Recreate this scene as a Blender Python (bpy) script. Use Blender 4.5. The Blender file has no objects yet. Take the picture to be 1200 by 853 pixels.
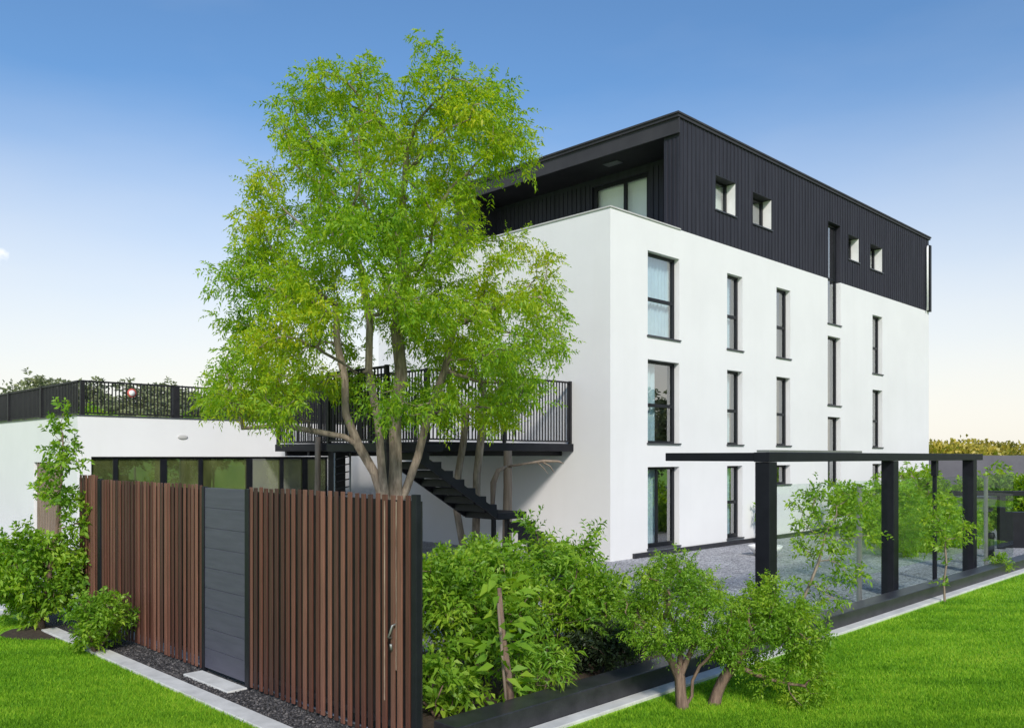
import bpy, bmesh, math, random
import numpy as np
from mathutils import Vector, Matrix

random.seed(7)
rng = np.random.default_rng(7)
R = math.radians
S2 = math.sqrt(2.0)
scene = bpy.context.scene
COL = scene.collection

# ------------------------------------------------------------------ camera
cam_d = bpy.data.cameras.new("camera")
cam = bpy.data.objects.new("camera", cam_d)
COL.objects.link(cam)
cam.location = (0, 0, 2.6)
cam.rotation_euler = (R(90), 0, 0)
cam_d.sensor_width = 36.0
cam_d.lens = 36.0 * 1004 / 1200
cam_d.shift_y = 108.5 / 1200
cam_d.clip_start = 0.1
cam_d.clip_end = 9000
scene.camera = cam

# ------------------------------------------------------------------ light
SUN_EL, SUN_AZ = 35.0, 172.0        # azimuth clockwise from +Y: the sun stands behind the camera
scene.view_settings.view_transform = 'Standard'
scene.view_settings.look = 'None'
scene.view_settings.gamma = 1.0
scene.view_settings.use_curve_mapping = False
scene.view_settings.exposure = 0.68

world = bpy.data.worlds.new("World")
scene.world = world
world.use_nodes = True
wn, wl = world.node_tree.nodes, world.node_tree.links
wn.clear()
w_out = wn.new("ShaderNodeOutputWorld")
w_bg = wn.new("ShaderNodeBackground")
w_sky = wn.new("ShaderNodeTexSky")
w_sky.sky_type = 'NISHITA'
w_sky.sun_disc = False
w_sky.sun_elevation = R(SUN_EL)
w_sky.sun_rotation = R(SUN_AZ)
w_sky.altitude = 100
w_sky.air_density = 1.0
w_sky.dust_density = 1.2
w_sky.ozone_density = 1.2
w_bg.inputs["Strength"].default_value = 0.15
# warm pale band low over the horizon and two wisps of cloud, all by direction in the sky
tc = wn.new("ShaderNodeTexCoord")
sep = wn.new("ShaderNodeSeparateXYZ")
wl.new(tc.outputs["Generated"], sep.inputs[0])
band = wn.new("ShaderNodeMapRange")
band.inputs["From Min"].default_value = 0.0
band.inputs["From Max"].default_value = 0.46
band.inputs["To Min"].default_value = 0.85
band.inputs["To Max"].default_value = 0.0
band.interpolation_type = 'SMOOTHERSTEP'
wl.new(sep.outputs["Z"], band.inputs["Value"])
mixw = wn.new("ShaderNodeMix")
mixw.data_type = 'RGBA'
hz = wn.new("ShaderNodeTexNoise"); hz.inputs["Scale"].default_value = 2.6; hz.inputs["Detail"].default_value = 5.0
hmap = wn.new("ShaderNodeMapping"); hmap.inputs["Scale"].default_value = (1, 1, 3.5)
wl.new(tc.outputs["Generated"], hmap.inputs[0]); wl.new(hmap.outputs[0], hz.inputs["Vector"])
hma = wn.new("ShaderNodeMath"); hma.operation = 'MULTIPLY_ADD'; hma.inputs[1].default_value = 0.22
wl.new(hz.outputs["Fac"], hma.inputs[0])
hms = wn.new("ShaderNodeMath"); hms.operation = 'SUBTRACT'; hms.inputs[1].default_value = 0.11
wl.new(band.outputs[0], hms.inputs[0]); wl.new(hms.outputs[0], hma.inputs[2]); hma.use_clamp = True
wl.new(hma.outputs[0], mixw.inputs["Factor"])
tint = wn.new("ShaderNodeMix"); tint.data_type = 'RGBA'; tint.blend_type = 'MULTIPLY'
tint.inputs["Factor"].default_value = 1.0
tint.inputs["B"].default_value = (0.42, 0.58, 0.70, 1)
wl.new(w_sky.outputs[0], tint.inputs["A"])
wl.new(tint.outputs["Result"], mixw.inputs["A"])
mixw.inputs["B"].default_value = (4.35, 4.08, 3.68, 1)
nz = wn.new("ShaderNodeTexNoise")
nz.inputs["Scale"].default_value = 48.0
nz.inputs["Detail"].default_value = 6.0
wl.new(tc.outputs["Generated"], nz.inputs["Vector"])
dist = wn.new("ShaderNodeVectorMath")
dist.operation = 'DISTANCE'
dist.inputs[1].default_value = (-0.503, 0.841, 0.198)
wl.new(tc.outputs["Generated"], dist.inputs[0])
dm = wn.new("ShaderNodeMapRange")
dm.inputs["From Min"].default_value = 0.0
dm.inputs["From Max"].default_value = 0.035
dm.inputs["To Min"].default_value = 0.24
dm.inputs["To Max"].default_value = -0.22
wl.new(dist.outputs["Value"], dm.inputs["Value"])
addc = wn.new("ShaderNodeMath")
addc.operation = 'ADD'
wl.new(nz.outputs["Fac"], addc.inputs[0])
wl.new(dm.outputs[0], addc.inputs[1])
cr = wn.new("ShaderNodeMapRange")
cr.inputs["From Min"].default_value = 0.62
cr.inputs["From Max"].default_value = 0.95
cr.inputs["To Max"].default_value = 0.85
wl.new(addc.outputs[0], cr.inputs["Value"])
mixc = wn.new("ShaderNodeMix")
mixc.data_type = 'RGBA'
wl.new(cr.outputs[0], mixc.inputs["Factor"])
wl.new(mixw.outputs["Result"], mixc.inputs["A"])
mixc.inputs["B"].default_value = (6.6, 6.2, 6.0, 1)
wl.new(mixc.outputs["Result"], w_bg.inputs["Color"])
wl.new(w_bg.outputs[0], w_out.inputs["Surface"])

sun_d = bpy.data.lights.new("sun", 'SUN')
sun_d.energy = 2.5
sun_d.angle = R(8)
sun_d.color = (1.0, 0.925, 0.83)
sun = bpy.data.objects.new("sun", sun_d)
COL.objects.link(sun)
az, el = R(SUN_AZ), R(SUN_EL)
to_sun = Vector((math.sin(az) * math.cos(el), math.cos(az) * math.cos(el), math.sin(el)))
sun.rotation_euler = to_sun.to_track_quat('Z', 'Y').to_euler()

# ------------------------------------------------------------------ frame of the site
# everything is laid out along two streets of directions at 45 degrees to the camera: a = away to the right, b = away to the left
def W(a, b, z=0.0):
    return Vector(((a - b) / S2, (a + b) / S2, z))
def AB(x, y):
    return (x + y) / S2, (y - x) / S2
ROT = R(45)

# ------------------------------------------------------------------ materials
def nmat(name):
    m = bpy.data.materials.new(name)
    m.use_nodes = True
    n, l = m.node_tree.nodes, m.node_tree.links
    return m, n, l, n["Principled BSDF"]

def setp(p, **k):
    for kk, v in k.items():
        p.inputs[kk.replace("_", " ")].default_value = v

def ramp(n, stops):
    r = n.new("ShaderNodeValToRGB")
    e = r.color_ramp.elements
    while len(e) > 1:
        e.remove(e[-1])
    e[0].position = stops[0][0]
    e[0].color = (*stops[0][1], 1)
    for pos, c in stops[1:]:
        x = e.new(pos)
        x.color = (*c, 1)
    return r

def noise(n, l, scale, detail=4, rough=0.5, coord="Object", stretch=None):
    t = n.new("ShaderNodeTexCoord")
    x = n.new("ShaderNodeTexNoise")
    x.inputs["Scale"].default_value = scale
    x.inputs["Detail"].default_value = detail
    x.inputs["Roughness"].default_value = rough
    if stretch:
        mp = n.new("ShaderNodeMapping")
        mp.inputs["Scale"].default_value = stretch
        l.new(t.outputs[coord], mp.inputs[0])
        l.new(mp.outputs[0], x.inputs["Vector"])
    else:
        l.new(t.outputs[coord], x.inputs["Vector"])
    return x

def bump(n, l, p, src, strength, distance=0.01):
    b = n.new("ShaderNodeBump")
    b.inputs["Strength"].default_value = strength
    b.inputs["Distance"].default_value = distance
    l.new(src, b.inputs["Height"])
    l.new(b.outputs[0], p.inputs["Normal"])
    return b

def surf(name, c1, c2, scale=3.0, rough=0.6, bscale=None, bstr=0.2, metallic=0.0, stretch=None, spec=0.5):
    m, n, l, p = nmat(name)
    x = noise(n, l, scale, 6, 0.6, stretch=stretch)
    r = ramp(n, [(0.3, c1), (0.7, c2)])
    l.new(x.outputs["Fac"], r.inputs[0])
    l.new(r.outputs[0], p.inputs["Base Color"])
    setp(p, Roughness=rough, Metallic=metallic)
    p.inputs["Specular IOR Level"].default_value = spec
    if bscale:
        y = noise(n, l, bscale, 5, 0.65, stretch=stretch)
        bump(n, l, p, y.outputs["Fac"], bstr)
    return m

M = {}
def make_render_mat(name, c1, c2):
    # fine mineral render: slight tone drift, grain
    m, n, l, p = nmat(name)
    x = noise(n, l, 0.45, 5, 0.6)
    r = ramp(n, [(0.3, c1), (0.7, c2)])
    l.new(x.outputs["Fac"], r.inputs[0])
    st = noise(n, l, 1.0, 6, 0.65, stretch=(3.2, 3.2, 0.12))
    sr = ramp(n, [(0.5, (1, 1, 1)), (0.85, (0.975, 0.972, 0.965))])
    l.new(st.outputs["Fac"], sr.inputs[0])
    mu = n.new("ShaderNodeMix"); mu.data_type = 'RGBA'; mu.blend_type = 'MULTIPLY'
    mu.inputs["Factor"].default_value = 0.8
    l.new(r.outputs[0], mu.inputs["A"]); l.new(sr.outputs[0], mu.inputs["B"])
    l.new(mu.outputs["Result"], p.inputs["Base Color"])
    setp(p, Roughness=0.85)
    p.inputs["Specular IOR Level"].default_value = 0.2
    g = noise(n, l, 160.0, 3, 0.7)
    bump(n, l, p, g.outputs["Fac"], 0.25, 0.004)
    return m
M["render"] = make_render_mat("white_render", (0.66, 0.655, 0.665), (0.71, 0.705, 0.715))
M["clad"] = surf("charcoal_cladding", (0.018, 0.018, 0.026), (0.032, 0.032, 0.044), 1.4, 0.6, 60, 0.08, 0.0, stretch=(4, 4, 0.3), spec=0.3)
M["clad_soffit"] = surf("charcoal_soffit_boards", (0.010, 0.010, 0.012), (0.018, 0.017, 0.020), 2.0, 0.7, spec=0.25)
M["fascia"] = surf("charcoal_roof_edge", (0.026, 0.024, 0.028), (0.042, 0.039, 0.044), 1.2, 0.55, spec=0.35)
M["black"] = surf("black_powder_coat", (0.005, 0.0055, 0.009), (0.010, 0.011, 0.016), 4.0, 0.5, 220, 0.05, spec=0.28)
M["blackm"] = surf("black_metal", (0.008, 0.008, 0.010), (0.018, 0.017, 0.019), 6.0, 0.5, 150, 0.06, spec=0.3)
M["kerb_black"] = surf("black_stained_concrete", (0.014, 0.014, 0.018), (0.034, 0.034, 0.040), 5.0, 0.38, 60, 0.15)
M["frame"] = surf("anthracite_window_frame", (0.006, 0.007, 0.010), (0.010, 0.011, 0.015), 3.0, 0.4, spec=0.3)
M["sill"] = surf("anthracite_sill", (0.04, 0.042, 0.05), (0.055, 0.057, 0.066), 3.0, 0.4)
M["coping"] = surf("pale_coping", (0.42, 0.41, 0.40), (0.5, 0.49, 0.48), 2.0, 0.5)
M["concrete"] = surf("pale_concrete", (0.42, 0.42, 0.41), (0.60, 0.60, 0.585), 4.0, 0.85, 90, 0.25)
M["grey_metal"] = surf("grey_aluminium", (0.20, 0.21, 0.20), (0.28, 0.29, 0.28), 3.0, 0.4, metallic=0.5)
M["white_metal"] = surf("white_enamel", (0.7, 0.7, 0.7), (0.8, 0.8, 0.8), 3.0, 0.4)
M["grey_wall"] = surf("grey_wall_paint", (0.085, 0.083, 0.098), (0.115, 0.112, 0.128), 0.8, 0.8, 40, 0.1)
M["soil"] = surf("dark_soil", (0.025, 0.016, 0.010), (0.06, 0.04, 0.026), 14.0, 0.95, 30, 0.8)
M["post_wood"] = surf("weathered_timber", (0.14, 0.105, 0.08), (0.27, 0.21, 0.165), 3.0, 0.8, 20, 0.3, stretch=(6, 6, 0.4))
M["curtain"] = surf("pale_curtain", (0.48, 0.62, 0.74), (0.62, 0.76, 0.86), 2.0, 0.9)
M["blind"] = surf("white_roller_blind", (0.82, 0.82, 0.79), (0.86, 0.85, 0.82), 2.0, 0.85)
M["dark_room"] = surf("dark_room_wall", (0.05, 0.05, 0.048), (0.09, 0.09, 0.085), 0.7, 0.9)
M["terracotta"] = surf("dark_clay_pot", (0.09, 0.085, 0.08), (0.14, 0.13, 0.12), 5.0, 0.7)
M["red"] = surf("red_enamel", (0.45, 0.08, 0.06), (0.5, 0.1, 0.08), 4.0, 0.4)

def glass_mat(name, tint, base, refl_rough=0.0, k=1.0):
    m = bpy.data.materials.new(name)
    m.use_nodes = True
    n, l = m.node_tree.nodes, m.node_tree.links
    n.clear()
    o = n.new("ShaderNodeOutputMaterial")
    t = n.new("ShaderNodeBsdfTransparent"); t.inputs[0].default_value = (*tint, 1)
    g = n.new("ShaderNodeBsdfGlossy"); g.inputs[0].default_value = (0.95, 0.97, 0.97, 1); g.inputs["Roughness"].default_value = refl_rough
    lw_ = n.new("ShaderNodeLayerWeight"); lw_.inputs["Blend"].default_value = 0.5
    f = n.new("ShaderNodeMath"); f.operation = 'POWER'; f.inputs[1].default_value = 4.0
    l.new(lw_.outputs["Facing"], f.inputs[0])
    ma = n.new("ShaderNodeMath"); ma.operation = 'MULTIPLY_ADD'; ma.use_clamp = True
    ma.inputs[1].default_value = k; ma.inputs[2].default_value = base
    l.new(f.outputs[0], ma.inputs[0])
    x = n.new("ShaderNodeMixShader")
    l.new(ma.outputs[0], x.inputs[0]); l.new(t.outputs[0], x.inputs[1]); l.new(g.outputs[0], x.inputs[2])
    nb = noise(n, l, 1.3, 2)
    bm_ = n.new("ShaderNodeBump"); bm_.inputs["Strength"].default_value = 0.04; bm_.inputs["Distance"].default_value = 0.02
    l.new(nb.outputs["Fac"], bm_.inputs["Height"]); l.new(bm_.outputs[0], g.inputs["Normal"])
    l.new(x.outputs[0], o.inputs[0])
    return m
M["pane"] = glass_mat("window_glass", (0.80, 0.87, 0.85), 0.34, 0.0, 1.0)
M["screen"] = glass_mat("clear_screen_glass", (0.93, 0.97, 0.95), 0.015, 0.0, 0.55)
def mirrored_green_mat():  # annex panes: mottled green colour stands in for trees mirrored in the glass
    m, n, l, p = nmat("green_reflection_glass")
    x = noise(n, l, 1.6, 4, 0.6, stretch=(1, 1, 0.5))
    r = ramp(n, [(0.3, (0.035, 0.045, 0.016)), (0.55, (0.085, 0.10, 0.035)), (0.75, (0.14, 0.165, 0.06))])
    l.new(x.outputs["Fac"], r.inputs[0]); l.new(r.outputs[0], p.inputs["Base Color"])
    setp(p, Roughness=0.04)
    g = n.new("ShaderNodeBsdfGlossy"); g.inputs["Roughness"].default_value = 0.015
    mx = n.new("ShaderNodeMixShader"); mx.inputs[0].default_value = 0.2
    l.new(p.outputs[0], mx.inputs[1]); l.new(g.outputs[0], mx.inputs[2])
    l.new(mx.outputs[0], n["Material Output"].inputs[0])
    return m
M["pane_green"] = mirrored_green_mat()

def leaf_mat(name, cols, trans=0.4, clump=0.9, tcol=None, rough=0.45):
    m, n, l, p = nmat(name)
    g = n.new("ShaderNodeNewGeometry")
    r = ramp(n, cols)
    x = noise(n, l, clump, 3, 0.5)
    ma = n.new("ShaderNodeMath"); ma.operation = 'MULTIPLY_ADD'
    ma.inputs[1].default_value = 1.5; ma.inputs[2].default_value = -0.50
    l.new(x.outputs["Fac"], ma.inputs[0])
    ad = n.new("ShaderNodeMath"); ad.operation = 'MULTIPLY_ADD'; ad.inputs[1].default_value = 0.5
    l.new(g.outputs["Random Per Island"], ad.inputs[0]); l.new(ma.outputs[0], ad.inputs[2])
    l.new(ad.outputs[0], r.inputs[0])
    l.new(r.outputs[0], p.inputs["Base Color"])
    setp(p, Roughness=rough)
    p.inputs["Specular IOR Level"].default_value = 0.35
    t = n.new("ShaderNodeBsdfTranslucent")
    hs = n.new("ShaderNodeHueSaturation"); hs.inputs["Hue"].default_value = 0.485; hs.inputs["Saturation"].default_value = 1.1; hs.inputs["Value"].default_value = 1.5
    l.new(r.outputs[0], hs.inputs["Color"]); l.new(hs.outputs[0], t.inputs[0])
    mx = n.new("ShaderNodeMixShader"); mx.inputs[0].default_value = trans
    o = n["Material Output"]
    l.new(p.outputs[0], mx.inputs[1]); l.new(t.outputs[0], mx.inputs[2]); l.new(mx.outputs[0], o.inputs[0])
    return m
M["leaf_main"] = leaf_mat("lime_leaves", [(0.0, (0.10, 0.25, 0.03)), (0.35, (0.22, 0.40, 0.03)), (0.7, (0.35, 0.48, 0.025)), (1.0, (0.52, 0.52, 0.025))], 0.55, 0.42)
M["leaf_shrub"] = leaf_mat("broad_green_leaves", [(0.0, (0.055, 0.15, 0.02)), (0.45, (0.18, 0.35, 0.03)), (1.0, (0.40, 0.55, 0.06))], 0.47, 2.2)
M["leaf_light"] = leaf_mat("fresh_light_leaves", [(0.0, (0.10, 0.24, 0.025)), (0.5, (0.21, 0.38, 0.035)), (1.0, (0.37, 0.50, 0.05))], 0.48, 2.0)
M["leaf_dark"] = leaf_mat("dark_leaves", [(0.0, (0.02, 0.035, 0.02)), (0.6, (0.05, 0.075, 0.03)), (1.0, (0.10, 0.15, 0.05))], 0.2, 2.0)
M["leaf_far"] = leaf_mat("haze_pale_woodland_leaves", [(0.0, (0.15, 0.18, 0.10)), (0.6, (0.23, 0.26, 0.13)), (1.0, (0.32, 0.34, 0.15))], 0.3, 0.25)  # far foliage, colours lightened to stand in for distance haze
M["leaf_yellow"] = leaf_mat("warm_lit_yellow_leaves", [(0.0, (0.12, 0.13, 0.03)), (0.45, (0.32, 0.29, 0.05)), (1.0, (0.55, 0.42, 0.07))], 0.3, 0.06)  # yellow green wood, the warm light on it put into the leaf colour
M["bark"] = surf("grey_brown_bark", (0.11, 0.085, 0.062), (0.33, 0.27, 0.215), 6.0, 0.9, 22, 0.9, stretch=(3, 3, 0.6))
M["bark_red"] = surf("reddish_bark", (0.09, 0.055, 0.04), (0.25, 0.17, 0.13), 12.0, 0.9, 40, 0.9, stretch=(3, 3, 0.5))

def grass_mat(name, bladelike):
    m, n, l, p = nmat(name)
    x = noise(n, l, 0.5, 7, 0.68, stretch=(0.8, 2.6, 1))
    r = ramp(n, [(0.30, (0.10, 0.25, 0.012)), (0.48, (0.19, 0.41, 0.018)), (0.62, (0.32, 0.54, 0.03)), (0.75, (0.45, 0.61, 0.06))])
    if bladelike:
        g = n.new("ShaderNodeNewGeometry")
        ad = n.new("ShaderNodeMath"); ad.operation = 'MULTIPLY_ADD'; ad.inputs[1].default_value = 0.34; 
        l.new(g.outputs["Random Per Island"], ad.inputs[0])
        sb = n.new("ShaderNodeMath"); sb.operation = 'SUBTRACT'; sb.inputs[1].default_value = 0.17
        l.new(x.outputs["Fac"], sb.inputs[0]); l.new(sb.outputs[0], ad.inputs[2])
        l.new(ad.outputs[0], r.inputs[0])
    else:
        y = noise(n, l, 45, 4, 0.7)
        ad = n.new("ShaderNodeMath"); ad.operation = 'MULTIPLY_ADD'; ad.inputs[1].default_value = 0.4
        sb = n.new("ShaderNodeMath"); sb.operation = 'SUBTRACT'; sb.inputs[1].default_value = 0.2
        l.new(y.outputs["Fac"], ad.inputs[0]); l.new(x.outputs["Fac"], sb.inputs[0]); l.new(sb.outputs[0], ad.inputs[2])
        l.new(ad.outputs[0], r.inputs[0])
        bump(n, l, p, y.outputs["Fac"], 0.6, 0.02)
    l.new(r.outputs[0], p.inputs["Base Color"])
    setp(p, Roughness=0.6)
    p.inputs["Specular IOR Level"].default_value = 0.2
    if bladelike:
        t = n.new("ShaderNodeBsdfTranslucent")
        l.new(r.outputs[0], t.inputs[0])
        mx = n.new("ShaderNodeMixShader"); mx.inputs[0].default_value = 0.5
        l.new(p.outputs[0], mx.inputs[1]); l.new(t.outputs[0], mx.inputs[2])
        l.new(mx.outputs[0], n["Material Output"].inputs[0])
    return m
M["lawn"] = grass_mat("lawn_turf", False)
M["blade"] = grass_mat("grass_blades", True)

def gravel_mat(name, cols, scale, bstr):
    m, n, l, p = nmat(name)
    t = n.new("ShaderNodeTexCoord")
    v = n.new("ShaderNodeTexVoronoi"); v.inputs["Scale"].default_value = scale; v.inputs["Randomness"].default_value = 1.0
    l.new(t.outputs["Object"], v.inputs["Vector"])
    hs = n.new("ShaderNodeSeparateColor")
    l.new(v.outputs["Color"], hs.inputs[0])
    r = ramp(n, cols)
    l.new(hs.outputs[0], r.inputs[0])
    big = noise(n, l, 0.8, 4)
    rr = ramp(n, [(0.3, (0.72, 0.72, 0.72)), (0.7, (1, 1, 1))])
    l.new(big.outputs["Fac"], rr.inputs[0])
    mu = n.new("ShaderNodeMix"); mu.data_type = 'RGBA'; mu.blend_type = 'MULTIPLY'; mu.inputs["Factor"].default_value = 1.0
    l.new(r.outputs[0], mu.inputs["A"]); l.new(rr.outputs[0], mu.inputs["B"])
    l.new(mu.outputs["Result"], p.inputs["Base Color"])
    inv = n.new("ShaderNodeMath"); inv.operation = 'SUBTRACT'; inv.inputs[0].default_value = 1.0
    l.new(v.outputs["Distance"], inv.inputs[1])
    bump(n, l, p, inv.outputs[0], bstr, 0.03)
    setp(p, Roughness=0.8)
    return m
M["gravel"] = gravel_mat("grey_gravel", [(0.0, (0.16, 0.16, 0.18)), (0.5, (0.34, 0.34, 0.37)), (1.0, (0.58, 0.58, 0.62))], 26, 0.9)
M["gravel_dark"] = gravel_mat("dark_gravel", [(0.0, (0.008, 0.008, 0.009)), (0.6, (0.03, 0.028, 0.03)), (1.0, (0.10, 0.095, 0.095))], 45, 1.0)

def pebble_mat():
    m, n, l, p = nmat("dark_pebbles")
    g = n.new("ShaderNodeNewGeometry")
    r = ramp(n, [(0.0, (0.010, 0.010, 0.012)), (0.7, (0.045, 0.042, 0.044)), (1.0, (0.13, 0.12, 0.118))])
    l.new(g.outputs["Random Per Island"], r.inputs[0]); l.new(r.outputs[0], p.inputs["Base Color"])
    setp(p, Roughness=0.7)
    return m
M["pebble"] = pebble_mat()

def slat_mat():
    m, n, l, p = nmat("red_brown_slats")
    g = n.new("ShaderNodeNewGeometry")
    r = ramp(n, [(0.0, (0.026, 0.011, 0.009)), (0.25, (0.075, 0.026, 0.018)), (0.5, (0.115, 0.042, 0.028)), (0.75, (0.185, 0.085, 0.060)), (1.0, (0.055, 0.023, 0.017))])
    l.new(g.outputs["Random Per Island"], r.inputs[0])
    x = noise(n, l, 3.0, 7, 0.65, stretch=(14, 14, 0.7))
    rr = ramp(n, [(0.25, (0.55, 0.55, 0.55)), (0.75, (1.25, 1.2, 1.15))])
    l.new(x.outputs["Fac"], rr.inputs[0])
    mu = n.new("ShaderNodeMix"); mu.data_type = 'RGBA'; mu.blend_type = 'MULTIPLY'; mu.inputs["Factor"].default_value = 1.0
    l.new(r.outputs[0], mu.inputs["A"]); l.new(rr.outputs[0], mu.inputs["B"])
    l.new(mu.outputs["Result"], p.inputs["Base Color"])
    bump(n, l, p, x.outputs["Fac"], 0.35, 0.006)
    setp(p, Roughness=0.6)
    return m
M["slat"] = slat_mat()
M["slat_worn"] = surf("worn_slat", (0.10, 0.042, 0.028), (0.46, 0.36, 0.28), 2.4, 0.75, 20, 0.4, stretch=(12, 12, 1.6))
M["plank_grey"] = surf("slate_grey_plank", (0.052, 0.052, 0.078), (0.072, 0.072, 0.104), 2.2, 0.5, 30, 0.25, stretch=(1, 0.8, 9))

# ------------------------------------------------------------------ mesh helpers
class MB:
    def __init__(self):
        self.v, self.f, self.m, self.s = [], [], [], []
    def add(self, vs, fs, mi=0, smooth=False):
        o = len(self.v)
        self.v += [tuple(x) for x in vs]
        for f in fs:
            self.f.append(tuple(i + o for i in f)); self.m.append(mi); self.s.append(smooth)
    def box(self, x0, x1, y0, y1, z0, z1, mi=0):
        v = [(x0,y0,z0),(x1,y0,z0),(x1,y1,z0),(x0,y1,z0),(x0,y0,z1),(x1,y0,z1),(x1,y1,z1),(x0,y1,z1)]
        self.add(v, [(0,3,2,1),(4,5,6,7),(0,1,5,4),(1,2,6,5),(2,3,7,6),(3,0,4,7)], mi)
    def quad(self, a, b, c, d, mi=0):
        self.add([a,b,c,d], [(0,1,2,3)], mi)
    def tube(self, pts, rad, n=8, mi=0, cap=True):
        pts = [Vector(p) for p in pts]
        if not hasattr(rad, '__len__'): rad = [rad]*len(pts)
        vs, fs = [], []
        prev = None
        for i, p in enumerate(pts):
            d = (pts[min(i+1,len(pts)-1)] - pts[max(i-1,0)]).normalized()
            ref = Vector((0,0,1)) if abs(d.z) < 0.9 else Vector((1,0,0))
            if prev is not None: ref = prev
            s = d.cross(ref)
            if s.length < 1e-5: s = d.orthogonal()
            s.normalize(); t = s.cross(d).normalized(); prev = t
            for k in range(n):
                a = 2*math.pi*k/n
                vs.append(p + (s*math.cos(a) + t*math.sin(a))*rad[i])
        for i in range(len(pts)-1):
            for k in range(n):
                fs.append((i*n+k, i*n+(k+1)%n, (i+1)*n+(k+1)%n, (i+1)*n+k))
        if cap:
            fs.append(tuple(range(n))[::-1]); fs.append(tuple((len(pts)-1)*n+k for k in range(n)))
        self.add(vs, fs, mi, True)
    def lathe(self, prof, n=20, c=(0,0,0), mi=0):
        vs, fs = [], []
        for r, z in prof:
            for k in range(n):
                a = 2*math.pi*k/n
                vs.append((c[0]+r*math.cos(a), c[1]+r*math.sin(a), c[2]+z))
        for i in range(len(prof)-1):
            for k in range(n):
                fs.append((i*n+k, i*n+(k+1)%n, (i+1)*n+(k+1)%n, (i+1)*n+k))
        self.add(vs, fs, mi, True)
    def build(self, name, mats, parent=None, bevel=0.0):
        me = bpy.data.meshes.new(name)
        me.from_pydata(self.v, [], self.f)
        for m in (mats if isinstance(mats, (list, tuple)) else [mats]): me.materials.append(m)
        me.polygons.foreach_set("material_index", self.m)
        me.polygons.foreach_set("use_smooth", self.s)
        me.update()
        o = bpy.data.objects.new(name, me)
        COL.objects.link(o)
        if parent: o.parent = parent
        if bevel:
            b = o.modifiers.new("bevel", 'BEVEL'); b.width = bevel; b.segments = 2; b.limit_method = 'ANGLE'; b.angle_limit = R(40)
        return o

def tag(o, label=None, cat=None, group=None, kind=None):
    if label: o["label"] = label
    if cat: o["category"] = cat
    if group: o["group"] = group
    if kind: o["kind"] = kind
    return o

def thing(name, loc, label, cat, group=None, rot=0.0):
    o = bpy.data.objects.new(name, None)
    COL.objects.link(o)
    o.empty_display_size = 0.3
    o.location = loc
    o.rotation_euler = (0, 0, rot)
    return tag(o, label, cat, group)

def copy_tree(o, parent=None):
    c = o.copy(); COL.objects.link(c)
    if parent: c.parent = parent
    for ch in o.children: copy_tree(ch, c)
    return c

def site(o):            # an object whose local x, y are the site's a, b
    o.rotation_euler = (0, 0, ROT)
    return o

# ------------------------------------------------------------------ ground and paving
def sheet(name, poly_ab, z, mat, kind='structure'):
    m = MB()
    m.add([(a, b, 0) for a, b in poly_ab], [tuple(range(len(poly_ab)))])
    o = m.build(name, mat)
    o.location = (0, 0, z)
    site(o)
    return tag(o, kind=kind)

tag(sheet("ground", [(-4000,-4000),(4000,-4000),(4000,4000),(-4000,4000)], 0.0, M["lawn"]), "flat green lawn and open ground", "ground")
tag(sheet("gravel_court", [(4.80,5.93),(60,5.93),(60,40),(4.80,40)], 0.004, M["gravel"]), "grey gravel yard round the white building", "gravel")
tag(sheet("gravel_strip", [(4.29,5.40),(4.80,5.40),(4.80,20),(4.29,20)], 0.008, M["gravel_dark"]), "dark gravel strip along the timber fence", "gravel")
tag(sheet("planting_bed", [(4.85,5.93),(11.2,5.93),(10.6,7.2),(8.6,8.6),(4.85,9.4)], 0.012, M["soil"]), "dark soil bed under the shrubs beside the fence", "soil bed")
# soil patch under the left shrubs
m = MB()
ring = []
for k in range(22):
    t = 2*math.pi*k/22
    rr_ = 0.95 + 0.16*math.sin(3*t+1) + 0.1*random.random()
    ring.append((1.25*rr_*math.cos(t)*0.72, rr_*0.62*math.sin(t), 0))
m.add(ring, [tuple(range(22))])
o = m.build("soil_patch", M["soil"]); o.location = (-6.75, 12.75, 0.006); o.rotation_euler[2] = R(-35)
tag(o, "bare brown soil patch under the left shrubs", "soil", kind='structure')

def bar_ab(name, a0, a1, b0, b1, z0, z1, mat, label=None, cat=None, kind=None, bevel=0.01):
    m = MB(); m.box(0, a1-a0, 0, b1-b0, 0, z1-z0)
    o = m.build(name, mat, bevel=bevel)
    o.location = W(a0, b0, z0); site(o)
    return tag(o, label, cat, kind=kind)
bar_ab("concrete_kerb", 4.29, 60, 5.45, 5.63, -0.1, 0.035, M["concrete"], "pale concrete edging along the right lawn", "kerb", 'structure')
bar_ab("black_kerb", 4.95, 60, 5.63, 5.95, -0.1, 0.23, M["kerb_black"], "raised black kerb below the glass screen", "kerb", 'structure')
bar_ab("concrete_kerb", 4.07, 4.29, 5.40, 14.0, -0.1, 0.03, M["concrete"], "pale concrete edging along the left lawn", "kerb", 'structure')
bar_ab("door_threshold", 4.42, 4.66, 8.82, 9.93, -0.05, 0.035, M["concrete"], "pale concrete threshold slab below the grey gate", "threshold slab", 'structure')

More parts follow.
